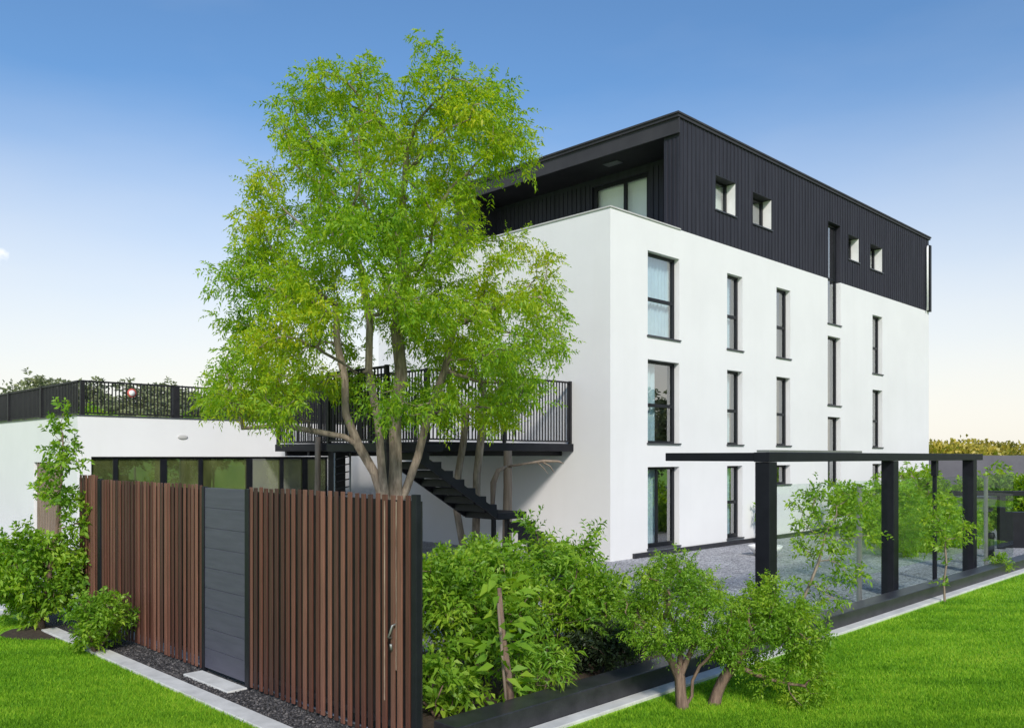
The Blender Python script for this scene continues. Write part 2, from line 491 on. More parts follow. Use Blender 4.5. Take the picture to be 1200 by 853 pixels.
# ------------------------------------------------------------------ wall with openings
def wall_grid(mb, mapf, w0, w1, z0, z1, ops, depth, mi=0, mi_rev=0, mi_top=None):
    """mapf(s, d, z) -> point; s along the wall, d into the wall. ops: (s0, s1, z0, z1, open_top, open_bottom)"""
    xs = sorted({w0, w1, *[o[0] for o in ops], *[o[1] for o in ops]})
    zs = sorted({z0, z1, *[max(z0, min(z1, o[2])) for o in ops], *[max(z0, min(z1, o[3])) for o in ops]})
    for i in range(len(xs)-1):
        for j in range(len(zs)-1):
            cx, cz = (xs[i]+xs[i+1])/2, (zs[j]+zs[j+1])/2
            if any(o[0] < cx < o[1] and o[2] < cz < o[3] for o in ops): continue
            mb.quad(mapf(xs[i],0,zs[j]), mapf(xs[i+1],0,zs[j]), mapf(xs[i+1],0,zs[j+1]), mapf(xs[i],0,zs[j+1]), mi)
    for o in ops:
        s0, s1, a, b = o[:4]
        D = depth
        mt = mi_rev if mi_top is None else mi_top
        mb.quad(mapf(s1,0,a), mapf(s1,D,a), mapf(s1,D,b), mapf(s1,0,b), mi_rev)
        mb.quad(mapf(s0,D,a), mapf(s0,0,a), mapf(s0,0,b), mapf(s0,D,b), mi_rev)
        if not (len(o) > 4 and o[4]): mb.quad(mapf(s0,0,b), mapf(s1,0,b), mapf(s1,D,b), mapf(s0,D,b), mt)
        if not (len(o) > 5 and o[5]): mb.quad(mapf(s0,D,a), mapf(s1,D,a), mapf(s1,0,a), mapf(s0,0,a), mt)

def pleats(mb, s0, s1, y, z0, z1, n, amp):
    k = n*6
    vs, fs = [], []
    for i in range(k+1):
        s = s0 + (s1-s0)*i/k
        yy = y + amp*math.sin(i/6*2*math.pi) + amp*0.4*math.sin(i*0.7)
        vs += [(s, yy, z0), (s, yy, z1)]
    for i in range(k): fs.append((2*i, 2*i+2, 2*i+3, 2*i+1))
    mb.add(vs, fs, 0, True)

def window(parent, s0, s1, z0, z1, d, transom=None, mullions=(), sill=True, curtain=None, glass="pane", fw=0.06, door=False, rot90=False):
    """frame in a wall running along local x (or local y when rot90), recessed by d"""
    m = MB()
    y0, y1 = d-0.04, d+0.03
    def bx(mb, a0, a1, b0, b1, c0, c1):
        if rot90: mb.box(b0, b1, a0, a1, c0, c1)
        else: mb.box(a0, a1, b0, b1, c0, c1)
    e = 0.002
    bx(m, s0+e, s0+fw, y0, y1, z0+e, z1-e)
    bx(m, s1-fw*1.6, s1-e, y0, y1, z0+e, z1-e)
    bx(m, s0+fw, s1-fw*1.6, y0, y1, z1-fw*1.2, z1-e)
    bx(m, s0+fw, s1-fw*1.6, y0, y1, z0+e, z0+fw*(1.8 if door else 1.0))
    if transom:
        bx(m, s0+fw, s1-fw*1.6, y0+0.004, y1-0.004, transom-0.045, transom+0.045)
    for mu in mullions:
        bx(m, mu-0.035, mu+0.035, y0+0.006, y1-0.006, z0+fw*1.8, z1-fw*1.2)
    w = m.build("window", M["frame"], parent)
    g = MB()
    if rot90:
        g.quad((d,s0+fw,z0+fw),(d,s1-fw,z0+fw),(d,s1-fw,z1-fw),(d,s0+fw,z1-fw))
    else:
        g.quad((s0+fw,d,z0+fw),(s1-fw*1.6,d,z0+fw),(s1-fw*1.6,d,z1-fw),(s0+fw,d,z1-fw))
    g.build("pane", M[glass], w)
    if sill:
        k = MB(); bx(k, s0-0.04, s1+0.04, -0.045, d-0.042, z0-0.035, z0+0.002)
        k.build("sill", M["sill"], w)
    if curtain:
        c = MB()
        kind, f0, f1 = curtain
        if rot90:
            c.quad((d+0.14,s0+0.02,z0+0.02),(d+0.14,s1-0.02,z0+0.02),(d+0.14,s1-0.02,z1-0.02),(d+0.14,s0+0.02,z1-0.02))
        elif kind == 'blind':
            c.quad((s0,d+0.14,z0),(s1,d+0.14,z0),(s1,d+0.14,z1),(s0,d+0.14,z1))
        else:
            pleats(c, s0+(s1-s0)*f0, s0+(s1-s0)*f1, d+0.16, z0+0.03, z1-0.02, max(3, int((f1-f0)*9)), 0.03)
        c.build("blind" if kind == 'blind' else "curtain", M["blind"] if kind == 'blind' else M["curtain"], w)
    return w

# ------------------------------------------------------------------ the tall white building
CA, CB = 16.71, 13.27
L, DEP, HW, HR = 21.7, 9.6, 8.77, 11.92
SB = 3.04                                   # set-back of the dark top storey
bld = thing("apartment_building", W(CA, CB, 0), "tall white rendered block with narrow windows under a charcoal clad top storey", "building", rot=ROT)
cols = [(1.556,3.0),(5.46,6.33),(8.41,9.33),(12.05,13.07),(15.84,16.77)]
rows = [(0.2,2.33),(2.96,5.14),(5.76,7.97)]
ops = []
for ci in (0,1,4):
    for r_ in rows: ops.append((*cols[ci], *r_))
ops += [(*cols[2],1.72,2.33),(*cols[2],*rows[1]),(*cols[2],*rows[2])]
ops += [(*cols[3],1.62,3.99),(*cols[3],4.4,6.8)]
stair_top = (*cols[3],7.24,HW)
wall = MB()
mf = lambda s,d,z: (s, d, z)
wall_grid(wall, mf, 0, L, 0, HW, ops + [(*stair_top, True, False)], 0.20)
ml = lambda s,d,z: (d, s, z)
wall.quad((0,DEP,0),(0,0,0),(0,0,HW),(0,DEP,HW))                    # left face
wall.quad((L,0,0),(L,DEP,0),(L,DEP,HW),(L,0,HW))
wall.quad((L,DEP,0),(0,DEP,0),(0,DEP,HW),(L,DEP,HW))
wall.quad((0.26,0.26,8.05),(SB,0.26,8.05),(SB,DEP-0.26,8.05),(0.26,DEP-0.26,8.05))   # terrace floor
wall.quad((0.26,0.26,8.05),(0.26,DEP-0.26,8.05),(0.26,DEP-0.26,HW),(0.26,0.26,HW))
wall.quad((SB,0.26,8.05),(0.26,0.26,8.05),(0.26,0.26,HW),(SB,0.26,HW))
wall.quad((0.26,DEP-0.26,8.05),(SB,DEP-0.26,8.05),(SB,DEP-0.26,HW),(0.26,DEP-0.26,HW))
wall.build("wall", M["render"], bld)
cp = MB()
cp.box(-0.03, 0.29, -0.03, DEP+0.03, HW, HW+0.035)
cp.box(0.29, SB, -0.03, 0.29, HW, HW+0.035)
cp.build("coping", M["coping"], bld)
pl = MB()
pl.box(0.9, L+0.03, -0.07, -0.002, 0, 0.13)
pl.build("plinth", M["kerb_black"], bld)
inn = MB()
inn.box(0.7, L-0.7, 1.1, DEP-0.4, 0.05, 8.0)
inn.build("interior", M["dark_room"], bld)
# top storey
top = MB()
small = [(4.83,5.94,9.70,10.69),(6.94,8.10,9.70,10.66),(13.7,14.63,9.72,10.62),(15.64,16.77,9.68,10.62)]
top_ops = small + [(*cols[3], HW, 10.78, False, True)]
Y1 = DEP-0.35
wall_grid(top, lambda s,d,z: (s, d, z), SB, L, HW, HR-0.10, top_ops[:4], 0.36, 0, 1, 0)
# rebuild with the stair slot: separate strip of cells
top = MB()
wall_grid(top, lambda s,d,z: (s, d, z), SB, L, HW, HR-0.10, small + [top_ops[4]], 0.36, 0, 0, 0)
for s0,s1,z0,z1 in small:                       # white lined far reveals
    top.quad((s1-0.004,0.012,z0+0.012),(s1-0.004,0.34,z0+0.012),(s1-0.004,0.34,z1-0.012),(s1-0.004,0.012,z1-0.012),1)
RD = 1.5                                        # depth of the loggia
PW = 0.53                                       # corner pier
top.quad((SB,PW,8.05),(SB,0,8.05),(SB,0,HR-0.1),(SB,PW,HR-0.1))
top.quad((SB+RD,PW,8.05),(SB,PW,8.05),(SB,PW,HR-0.1),(SB+RD,PW,HR-0.1))
Y0W, Y1W, ZW = 2.15, 4.35, 11.22
wall_grid(top, lambda s,d,z: (SB+RD+d, s, z), PW, Y1-PW, 8.05, HR-0.1, [(Y0W, Y1W, 8.12, ZW)], 0.14)
top.quad((SB,Y1,8.05),(SB,Y1-PW,8.05),(SB,Y1-PW,HR-0.1),(SB,Y1,HR-0.1))
top.quad((SB,Y1-PW,8.05),(SB+RD,Y1-PW,8.05),(SB+RD,Y1-PW,HR-0.1),(SB,Y1-PW,HR-0.1))
top.quad((L,0,HW),(L,Y1,HW),(L,Y1,HR-0.1),(L,0,HR-0.1))
top.quad((L,Y1,HW),(SB,Y1,HW),(SB,Y1,HR-0.1),(L,Y1,HR-0.1))
# standing seams on the long face, the pier, and the loggia back wall
def seam(mb, x, z0, z1, holes):
    cuts = sorted([(h[2]-0.03, h[3]+0.03) for h in holes if h[0]-0.02 < x < h[1]+0.02])
    z = z0
    for a, b in cuts:
        if a > z: mb.box(x-0.012, x+0.012, -0.022, -0.001, z, a)
        z = max(z, b)
    if z < z1: mb.box(x-0.012, x+0.012, -0.022, -0.001, z, z1)
x = SB + 0.16
while x < L-0.1:
    seam(top, x, HW+0.02, HR-0.105, small + [top_ops[4]])
    x += 0.205
for y in (0.02, 0.15, 0.28, 0.41):
    top.box(SB-0.03, SB-0.001, y, y+0.05, 8.1, HR-0.62)
y = PW+0.1
while y < Y1-PW:
    if not (Y0W-0.12 < y < Y1W+0.08):
        top.box(SB+RD-0.025, SB+RD-0.001, y, y+0.035, 8.1, HR-0.6)
    y += 0.19
top.build("upper_storey", [M["clad"], M["white_metal"]], bld)
sf = MB()
sf.box(SB-0.05, SB+RD-0.002, PW+0.002, Y1-PW-0.002, HR-0.46, HR-0.30)
sf.build("soffit", M["clad_soffit"], bld)
rf = MB()
rf.box(SB-0.16, L+0.06, -0.05, Y1+0.07, HR-0.10, HR-0.02)
rf.box(SB-0.20, L+0.09, -0.08, Y1+0.11, HR-0.02, HR+0.03)
rf.box(SB-0.10, SB-0.052, -0.03, Y1+0.05, HR-0.52, HR-0.102)
rf.build("roof", M["fascia"], bld)
vn = MB()
vn.box(SB+0.55, SB+0.85, 2.6, 3.15, HR-0.485, HR-0.462)
vn.build("soffit_light", M["sill"], bld)
dp = MB()
dp.tube([(L-0.42,-0.09,HW+0.0),(L-0.42,-0.09,HR-0.55),(L-0.30,-0.06,HR-0.42)], 0.045, 8)
dp.build("downpipe", M["white_metal"], bld)
dp = MB(); dp.box(L-0.22, L-0.02, -0.12, -0.03, HW-0.02, HR-0.36); dp.build("corner_trim", M["black"], bld)
# windows of the long face
for ci in (0,1,2,4):
    s0, s1 = cols[ci]
    for ri, (z0, z1) in enumerate(rows):
        if ci == 2 and ri == 0:
            window(bld, s0, s1, 1.72, 2.33, 0.2, sill=True); continue
        door = ri == 0
        cur = {0: ('curtain', 0.0, 1.0 if ri == 2 else 0.55), 1: ('curtain', 0.0, 0.8), 2: None, 4: ('curtain', 0.0, 0.5)}[ci]
        window(bld, s0, s1, z0, z1, 0.2, transom=None if (door and ci == 0) else z0+(1.0 if not door else 1.05), mullions=((s0+(s1-s0)*0.45,) if (door and ci == 0) else ()), curtain=cur, door=door)
window(bld, *cols[3], 1.62, 3.99, 0.2, transom=None)
window(bld, *cols[3], 4.4, 6.8, 0.2, transom=None)
window(bld, *cols[3], 7.24, 10.76, 0.2, transom=8.85)
for k, (s0,s1,z0,z1) in enumerate(small):
    window(bld, s0, s1, z0, z1, 0.34, sill=True, curtain=('blind',0,1) if k in (0,2) else None)
w_ = window(bld, Y0W, Y1W, 8.12, ZW, SB+RD+0.10, mullions=(), sill=False, curtain=('blind',0,1), rot90=True, fw=0.10, glass='screen')
mu = MB(); mu.box(SB+RD+0.05, SB+RD+0.14, 3.02, 3.12, 8.2, ZW-0.1); mu.build("mullion", M["frame"], w_)

# ------------------------------------------------------------------ low annex with roof railing
NA, NB, NH = 7.28, 22.27, 3.6
AL, AD = CA-NA, 12.0
anx = thing("annex_building", W(NA, NB, 0), "low white flat roofed annex with a long window band and a dark roof railing", "building", rot=ROT)
wm = MB()
band_op = (0.32, 7.15, 0.45, 2.60)
wall_grid(wm, lambda s,d,z: (s,d,z), 0, AL-0.01, 0, NH, [band_op], 0.12)
lw = (1.15, 3.4, 0.5, 2.45)
wall_grid(wm, lambda s,d,z: (d,s,z), 0, AD, 0, NH, [lw], 0.14)
wm.quad((0.02,0.02,NH-0.003),(AL-0.01,0.02,NH-0.003),(AL-0.01,AD,NH-0.003),(0.02,AD,NH-0.003))
wm.quad((AL-0.01,AD,0),(0,AD,0),(0,AD,NH),(AL-0.01,AD,NH))
wm.build("wall", M["render"], anx)
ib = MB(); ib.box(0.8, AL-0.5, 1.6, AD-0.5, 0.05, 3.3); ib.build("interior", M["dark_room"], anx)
cp = MB(); cp.box(-0.025, AL-0.02, -0.025, 0.20, NH, NH+0.03); cp.box(-0.025, 0.20, 0.20, AD, NH, NH+0.03); cp.build("coping", M["sill"], anx)
mulls = [8.21,9.43,10.44,11.87,12.88,13.65]
fr = MB()
s0,s1,z0,z1 = band_op
fr.box(s0+.002,s1-.002,0.08,0.16,z1-0.06,z1-.002); fr.box(s0+.002,s1-.002,0.08,0.16,z0+.002,z0+0.06)
fr.box(s0+.002,s0+0.05,0.084,0.156,z0+0.06,z1-0.06); fr.box(s1-0.05,s1-.002,0.084,0.156,z0+0.06,z1-0.06)
for k, mm in enumerate(mulls):
    hw_ = 0.085 if k % 2 else 0.055
    fr.box(mm-NA-hw_, mm-NA+hw_, 0.07, 0.152, z0+0.06, z1-0.062)
w_ = fr.build("window", M["frame"], anx)
edges = [s0+0.05] + [mm-NA for mm in mulls] + [s1-0.05]
for k in range(len(edges)-1):
    g = MB(); t = random.uniform(-0.006, 0.006)
    g.quad((edges[k],0.12+t,z0+0.05),(edges[k+1],0.12-t,z0+0.05),(edges[k+1],0.12-t,z1-0.05),(edges[k],0.12+t,z1-0.05))
    g.build("pane", M["pane_green"], w_)
window(anx, lw[0], lw[1], lw[2], lw[3], 0.14, sill=False, glass="pane_green", rot90=True, fw=0.07)
gr = MB()
y = lw[0]+0.12
while y < lw[1]-0.1:
    gr.box(0.02, 0.06, y, y+0.05, lw[2]+0.01, lw[3]-0.01); y += 0.17
gr.build("window_screen", M["post_wood"], anx)
wlm = MB(); wlm.lathe([(0.0,0.03),(0.09,0.03),(0.11,0.02),(0.11,0)], 20)
o = wlm.build("wall_light", M["coping"], anx); o.rotation_euler = (R(90),0,0); o.scale = (1.25,0.55,1)
o.location = (2.62, -0.001, 3.12)
def railing_run(parent, p0, p1, z0, z1, pitch=0.1, w=0.02, dd=0.02, name="baluster_panel", rail=True):
    """one panel of bars between p0 and p1 (local xy), with top and bottom rail"""
    p0, p1 = Vector(p0), Vector(p1)
    d = (p1-p0); Ln = d.length; d.normalize(); n = Vector((-d.y, d.x))
    def obox(mb, s0, s1, h, za, zb):
        q = [p0+d*s0-n*h, p0+d*s1-n*h, p0+d*s1+n*h, p0+d*s0+n*h]
        v = [(c.x,c.y,za) for c in q] + [(c.x,c.y,zb) for c in q]
        mb.add(v, [(0,3,2,1),(4,5,6,7),(0,1,5,4),(1,2,6,5),(2,3,7,6),(3,0,4,7)])
    mb = MB()
    s = pitch/2
    while s < Ln-0.01:
        j = random.uniform(-0.004,0.004)
        obox(mb, s-w/2+j, s+w/2+j, dd/2, z0+0.05, z1-0.04)
        s += pitch
    obox(mb, 0, Ln, 0.022, z0+0.04, z0+0.075)
    mb.build(name, M["blackm"], parent)
    if rail:
        tb = MB(); obox(tb, 0, Ln, 0.032, z1-0.042, z1); tb.build("top_rail", M["blackm"], parent)
def rail_post(parent, x, y, z0, z1, w=0.05):
    m = MB(); m.box(x-w, x+w, y-w, y+w, z0, z1); return m.build("post", M["blackm"], parent)
ry, rx = 0.09, 0.09
rt = NH+0.88
xs = [0.14, 2.47, 4.9, 7.3, AL-0.1]
for k in range(4):
    railing_run(anx, (xs[k]+0.05, ry), (xs[k+1]-0.05, ry), NH+0.02, rt, 0.088, 0.026)
for k, xx in enumerate(xs): rail_post(anx, xx, ry, NH+0.031, rt, 0.05 if k != 1 else 0.08)
ys = [0.14, 3.0, 6.0, 9.0, 11.8]
for k in range(4):
    railing_run(anx, (rx, ys[k]+0.05), (rx, ys[k+1]-0.05), NH+0.02, rt, 0.115, 0.05)
for yy in ys[1:]: rail_post(anx, rx, yy, NH+0.031, rt, 0.05)
# round sign on the railing
sg = MB()
sg.tube([(0,0,0),(0,-0.015,0)], 0.115, 20, 0); sg.tube([(0,-0.016,0),(0,-0.022,0)], 0.075, 20, 1)
o = sg.build("round_sign", [M["red"], M["white_metal"]]); o.location = W(NA+1.32, NB+0.055, 4.22); site(o)
tag(o, "small round red and white disc hung on the annex roof railing", "sign")

# ------------------------------------------------------------------ balcony and stair
bal = thing("balcony", W(11.84, 14.46, 0), "black steel balcony deck with tall bar railings on the block's shaded side", "balcony", rot=ROT)
BLa, BLb, DZ0, DZ1, RT = CA-11.84, 20.9-14.46, 2.74, 2.93, 4.52
dk = MB(); dk.box(0, BLa-0.004, 0, BLb, DZ0, DZ1); dk.build("deck", M["black"], bal, 0.01)
jm = MB()
for k in range(6): jm.box(0.05, BLa-0.01, 0.4+k*1.1, 0.5+k*1.1, DZ0-0.12, DZ0-0.002)
jm.build("joist", M["black"], bal)
def multi_run(parent, pts, z0, z1, seg=2.2, pitch=0.105):
    for i in range(len(pts)-1):
        p, q = Vector(pts[i]), Vector(pts[i+1]); n = max(1, round((q-p).length/seg))
        for k in range(n):
            a, b = p.lerp(q, k/n), p.lerp(q, (k+1)/n); d = (q-p).normalized()*0.04
            railing_run(parent, a+d, b-d, z0, z1, pitch, 0.024, 0.024)
            rail_post(parent, a.x, a.y, z0+0.002, z1+0.015, 0.035)
    rail_post(parent, pts[-1][0], pts[-1][1], z0+0.002, z1+0.015, 0.035)
multi_run(bal, [(BLa-0.08, 0.06),(0.06,0.06),(0.06,BLb-0.06),(BLa-0.08,BLb-0.06)], DZ1, RT)
# walkway and stair in front of the deck
st = thing("staircase", W(9.6, 12.9, 0), "black steel stair with thick treads dropping from the balcony towards the shrubs", "staircase", rot=ROT)
pf = MB(); pf.box(0, 0.72, 0, 1.02, 2.70, 2.86); pf.box(0, 2.236, 1.022, 2.0, 2.70, 2.86); pf.build("landing", M["black"], st, 0.01)
nst = 8
rise, run = (2.86-1.42)/nst, (12.75-10.32)/nst
for k in range(nst-1):
    t = MB(); a0 = 0.72 + k*run; z = 2.86-(k+1)*rise
    t.box(a0-0.02, a0+run+0.04, 0.03, 0.97, z-0.15, z); t.build("tread", M["black"], st, 0.008)
t = MB(); t.box(12.75-9.6-run, 13.3-9.6, -0.05, 1.0, 1.28, 1.42); t.build("half_landing", M["black"], st, 0.01)
for side in (-0.03, 0.985):
    sg = MB()
    x0, x1 = 0.72, 0.72+run*(nst-1)
    z0_, z1_ = 2.70, 2.70-rise*(nst-1)+0.02
    v = []
    for y in (side, side+0.045):
        v += [(x0,y,z0_-0.16),(x1,y,z1_-0.16),(x1,y,z1_+0.02),(x0,y,z0_+0.02)]
    sg.add(v, [(0,1,2,3),(7,6,5,4),(0,4,5,1),(1,5,6,2),(2,6,7,3),(3,7,4,0)])
    sg.build("stringer", M["black"], st)
for k in range(6):
    t = MB(); z = 1.42-(k+1)*0.2; t.box(12.78-9.6, 13.28-9.6, -0.05-(k+1)*0.27, -0.05-k*0.27+0.03, z-0.22, z); t.build("tread", M["black"], st, 0.008)
for (x,y,zt) in ((0.06,0.06,2.70),(0.64,0.96,2.70),(3.62,0.9,1.28),(3.2,0.05,1.28)):
    p = MB(); p.box(x-0.04,x+0.04,y-0.04,y+0.04,0,zt); p.build("support", M["blackm"], st)
multi_run(st, [(0.05,2.0),(0.05,0.05)], 2.86, 4.3, 2.0)

def timber_post(a, b, top, r, label, tilt=0.0, branch=False):
    t = thing("timber_post", W(a, b, 0), label, "post")
    m = MB()
    pts = [(0,0,0),(tilt*0.3,0,top*0.35),(tilt*0.7+0.01,0,top*0.7),(tilt,0,top)]
    m.tube(pts, [r*1.15,r*1.05,r,r*0.95], 9); m.build("shaft", M["post_wood"], t)
    if branch:
        m = MB()
        m.tube([(0.05,-0.1,2.38),(0.45,-0.12,2.44),(0.85,-0.1,2.5),(1.2,-0.12,2.49),(1.32,-0.1,2.44)], [0.03,0.028,0.04,0.028,0.008], 6)
        m.tube([(0.8,-0.1,2.49),(1.0,-0.14,2.38),(1.1,-0.16,2.22)], [0.02,0.014,0.005], 5)
        m.tube([(0.7,-0.1,2.47),(0.85,-0.2,2.33),(0.95,-0.25,2.2)], [0.015,0.012,0.004], 5)
        m.tube([(0,-0.08,2.38),(-0.2,-0.1,2.28),(-0.31,-0.12,2.0),(-0.33,-0.1,1.5)], [0.03,0.06,0.075,0.05], 7)
        m.build("branch", M["post_wood"], t)
    return t
timber_post(13.98, 14.15, 2.74, 0.105, "thick pale weathered post with a dead side branch under the balcony", 0.02, True)
timber_post(11.72, 18.65, 3.1, 0.075, "slim pale timber post in front of the annex window band", 0.03)
m = MB(); m.box(-0.16,0.16,-0.16,0.16,0,2.738)
o = m.build("steel_column", M["black"], bevel=0.01); o.location = W(12.35, 18.7, 0); site(o)
tag(o, "thick black steel column carrying the far end of the balcony", "column")
ld = thing("lattice_ladder", W(12.02, 17.95, 0), "narrow black lattice ladder hanging under the balcony beside the tree trunk", "ladder", rot=0)
for x in (-0.19, 0.19):
    m = MB(); m.tube([(x,0,0.0),(x,0,2.7)], 0.025, 7); m.build("upright", M["grey_metal"], ld)
for k in range(13):
    m = MB(); z = 0.3+k*0.185; m.tube([(-0.19,0.0,z),(0,-0.09,z+0.05),(0.19,0.0,z+0.09)], 0.016, 6); m.build("rung", M["blackm"], ld)

# ------------------------------------------------------------------ timber fence
FA, FT = 4.66, 2.26
fen = thing("timber_fence", W(FA, 5.79, 0), "tall red brown vertical slat fence with a slate grey plank gate", "fence", rot=ROT)
def slat_panel(b0, b1, label=None, zt=FT, pitch=0.112):
    m = MB(); y = b0-5.79+0.02
    while y < b1-5.79-0.04:
        wd = random.uniform(0.052, 0.068); dp_ = random.uniform(0.014, 0.022)
        j = random.uniform(-0.006,0.006)
        m.box(-dp_+0.03, 0.03, y+j, y+j+wd, 0.03+random.uniform(0,0.015), zt+random.uniform(-0.006,0.008))
        y += pitch*random.uniform(0.93,1.07)
    p = m.build("slat_panel", M["slat"], fen, 0.004)
    k = MB(); k.box(0.062, 0.080, b0-5.79-0.075, b1-5.79+0.075, 0.17, zt-0.05)
    k.build("backing", M["blackm"], p)
    rl = MB(); rl.box(0.031, 0.0615, b0-5.79+0.012, b1-5.79-0.012, 0.17, 0.22)
    rl.build("rail", M["blackm"], p)
    return p
slat_panel(5.92, 8.80)
slat_panel(9.97, 13.27)
slat_panel(13.44, 14.28, zt=FT+0.06)
ww = MB()
for y0, z0, z1, w in ((6.29,0.4,2.2,0.016),(6.12,0.7,2.2,0.012)):
    ww.box(0.005, 0.007, y0-5.79, y0-5.79+w, z0, z1)
ww.build("worn_batten", M["slat_worn"], fen)
for b, w, zt in ((5.87,0.035,FT+0.01),(8.845,0.047,FT-0.02),(9.93,0.03,FT-0.02),(13.35,0.055,FT)):
    m = MB(); m.box(0.0, 0.055, b-5.79-w, b-5.79+w, 0.0, zt); m.build("post", M["black"], fen, 0.004)
dr = MB()
nb_ = 9; zz0, zz1 = 0.07, FT-0.03
for k in range(nb_):
    h = (zz1-zz0)/nb_
    dr.box(0.012, 0.05, 8.895-5.79, 9.895-5.79, zz0+k*h+0.004, zz0+(k+1)*h)
dr.box(0.02, 0.045, 8.893-5.79, 9.897-5.79, zz0, zz1-0.01)
dr.build("gate", M["plank_grey"], fen, 0.003)
lt = MB()
lt.tube([(0.0,6.19-5.79,0.98),(-0.035,6.19-5.79,0.99),(-0.04,6.15-5.79,1.04),(-0.035,6.13-5.79,1.10),(0.0,6.13-5.79,1.11)], 0.009, 7)
lt.tube([(-0.012,6.17-5.79,0.88),(-0.02,6.17-5.79,0.93)], 0.012, 7)
lt.build("latch", M["grey_metal"], fen)

# ------------------------------------------------------------------ pergola and glass screen
per = thing("pergola", W(11.76, 6.38, 0), "black steel pergola with square posts and a flat beam along the kerb", "pergola", rot=ROT)
for k, a in enumerate((0.0, 4.69, 9.25)):
    w = 0.118
    m = MB(); m.box(a-w, a+w, -w, w, 0, 2.52)
    m.build("post", M["black"], per, 0.008)
m = MB(); m.box(-0.14, 9.75, -0.13, 0.13, 2.522, 2.665); m.build("beam", M["black"], per, 0.008)
m = MB(); m.box(-0.13, 0.13, 0.132, 1.72, 2.53, 2.66); m.build("beam", M["black"], per, 0.008)
m = MB(); m.box(-0.1, 3.2, -0.10, 0.10, 2.667, 2.70); m.build("cover_strip", M["grey_metal"], per)
scr = thing("glass_screen", W(11.76, 6.38, 0), "frameless clear glass screen panels between slim posts under the pergola beam", "glass screen", rot=ROT)
pa = [0.16, 3.32, 7.05, 10.4]
for i in range(3):
    m = MB(); m.box(pa[i]+0.02, pa[i+1]-0.02, -0.006, 0.006, 0.06, 2.17); m.build("glass_panel", M["screen"], scr)
m = MB(); m.box(10.44, 12.6, -0.006, 0.006, 0.06, 2.17); m.build("glass_panel", M["screen"], scr)
for a, mt, zt in ((3.32,"grey_metal",2.12),(7.05,"black",2.5),(10.42,"grey_metal",2.14)):
    m = MB(); m.box(a-0.035, a+0.035, -0.035, 0.035, 0, zt)
    o = m.build("post", M[mt], scr)
m = MB(); m.box(6.98, 7.12, -0.05, 0.05, 2.2, 2.518); m.build("bracket", M["black"], scr)

# ------------------------------------------------------------------ far right: wall, shelter, bollard
m = MB(); m.box(0, 34, 0, 0.3, 0, 2.66)
o = m.build("boundary_wall", M["grey_wall"]); o.location = W(33.0, 1.0, 0); o.rotation_euler = (0,0,R(45+92))
o.location = (17.5, 40.0, 0); o.rotation_euler = (0,0,R(-4))
tag(o, "long plain grey boundary wall behind the garden, right of the block", "wall")
sh = thing("bin_shelter", (13.1, 24.2, 0), "low dark shelter with a flat roof beam and sloping canopy behind the pergola", "shelter", rot=R(-3))
m = MB(); m.box(-0.7, 5.5, -0.1, 0.1, 1.50, 1.64); m.build("beam", M["black"], sh, 0.01)
m = MB(); m.add([(-0.75,0.0,1.05),(0.45,0,1.05),(0.6,0.0,1.46),(-0.05,0.0,1.46),(-0.75,1.2,1.10),(0.45,1.2,1.10),(0.6,1.2,1.49),(-0.05,1.2,1.49)], [(0,1,2,3),(7,6,5,4),(0,4,5,1),(1,5,6,2),(2,6,7,3),(3,7,4,0)]); m.build("canopy", M["sill"], sh)
m = MB(); m.box(0.95, 5.4, 0.25, 0.6, 0, 1.02); m.build("back_panel", M["black"], sh)
m = MB(); m.box(0.62, 0.78, -0.08, 0.08, 0, 1.5); m.build("post", M["black"], sh)
bo = thing("bollard", (12.35, 22.1, 0), "short black round bollard light beside the far glass post", "bollard")
m = MB(); m.lathe([(0.0,0.0),(0.085,0.0),(0.085,0.52),(0.0,0.52)], 16); m.build("shaft", M["black"], bo)
m = MB(); m.lathe([(0.10,0.52),(0.10,0.60),(0.08,0.64),(0.0,0.65)], 16); m.build("cap", M["blackm"], bo)

# ------------------------------------------------------------------ plants
def fast_mesh(name, V, F, mat, parent=None, smooth=False):
    V = np.asarray(V, np.float32); F = np.asarray(F, np.int32)
    me = bpy.data.meshes.new(name)
    k = F.shape[1]
    me.vertices.add(len(V)); me.vertices.foreach_set("co", V.ravel())
    me.loops.add(F.size); me.loops.foreach_set("vertex_index", F.ravel())
    me.polygons.add(len(F)); me.polygons.foreach_set("loop_start", np.arange(0, F.size, k, dtype=np.int32))
    me.polygons.foreach_set("loop_total", np.full(len(F), k, np.int32))
    if smooth: me.polygons.foreach_set("use_smooth", np.ones(len(F), bool))
    me.materials.append(mat)
    me.update(calc_edges=True)
    o = bpy.data.objects.new(name, me); COL.objects.link(o)
    if parent: o.parent = parent
    return o

def nrm(x): return x / np.maximum(np.linalg.norm(x, axis=-1, keepdims=True), 1e-9)

def leaves_geo(P, D, Lf, Wf, fold=0.15, droop=0.25):
    """one folded leaf per row: base P, axis D"""
    n = len(P)
    rnd = nrm(rng.normal(size=(n,3)))
    side = nrm(np.cross(D, rnd)); up = nrm(np.cross(side, D))
    flip = np.where(up[:,2:3] < 0, -1.0, 1.0); up *= flip; side *= flip
    Lf = np.asarray(Lf).reshape(-1,1)*np.ones((n,1)); Wf = np.asarray(Wf).reshape(-1,1)*np.ones((n,1))
    mid = P + D*Lf*0.45 + up*Lf*0.06
    tip = P + D*Lf - np.array([0,0,1.0])*Lf*droop
    V = np.stack([P, mid + side*Wf/2 + up*Wf*fold, tip, mid - side*Wf/2 + up*Wf*fold], 1).reshape(-1,3)
    F = np.arange(4*n).reshape(-1,4)
    return V, F

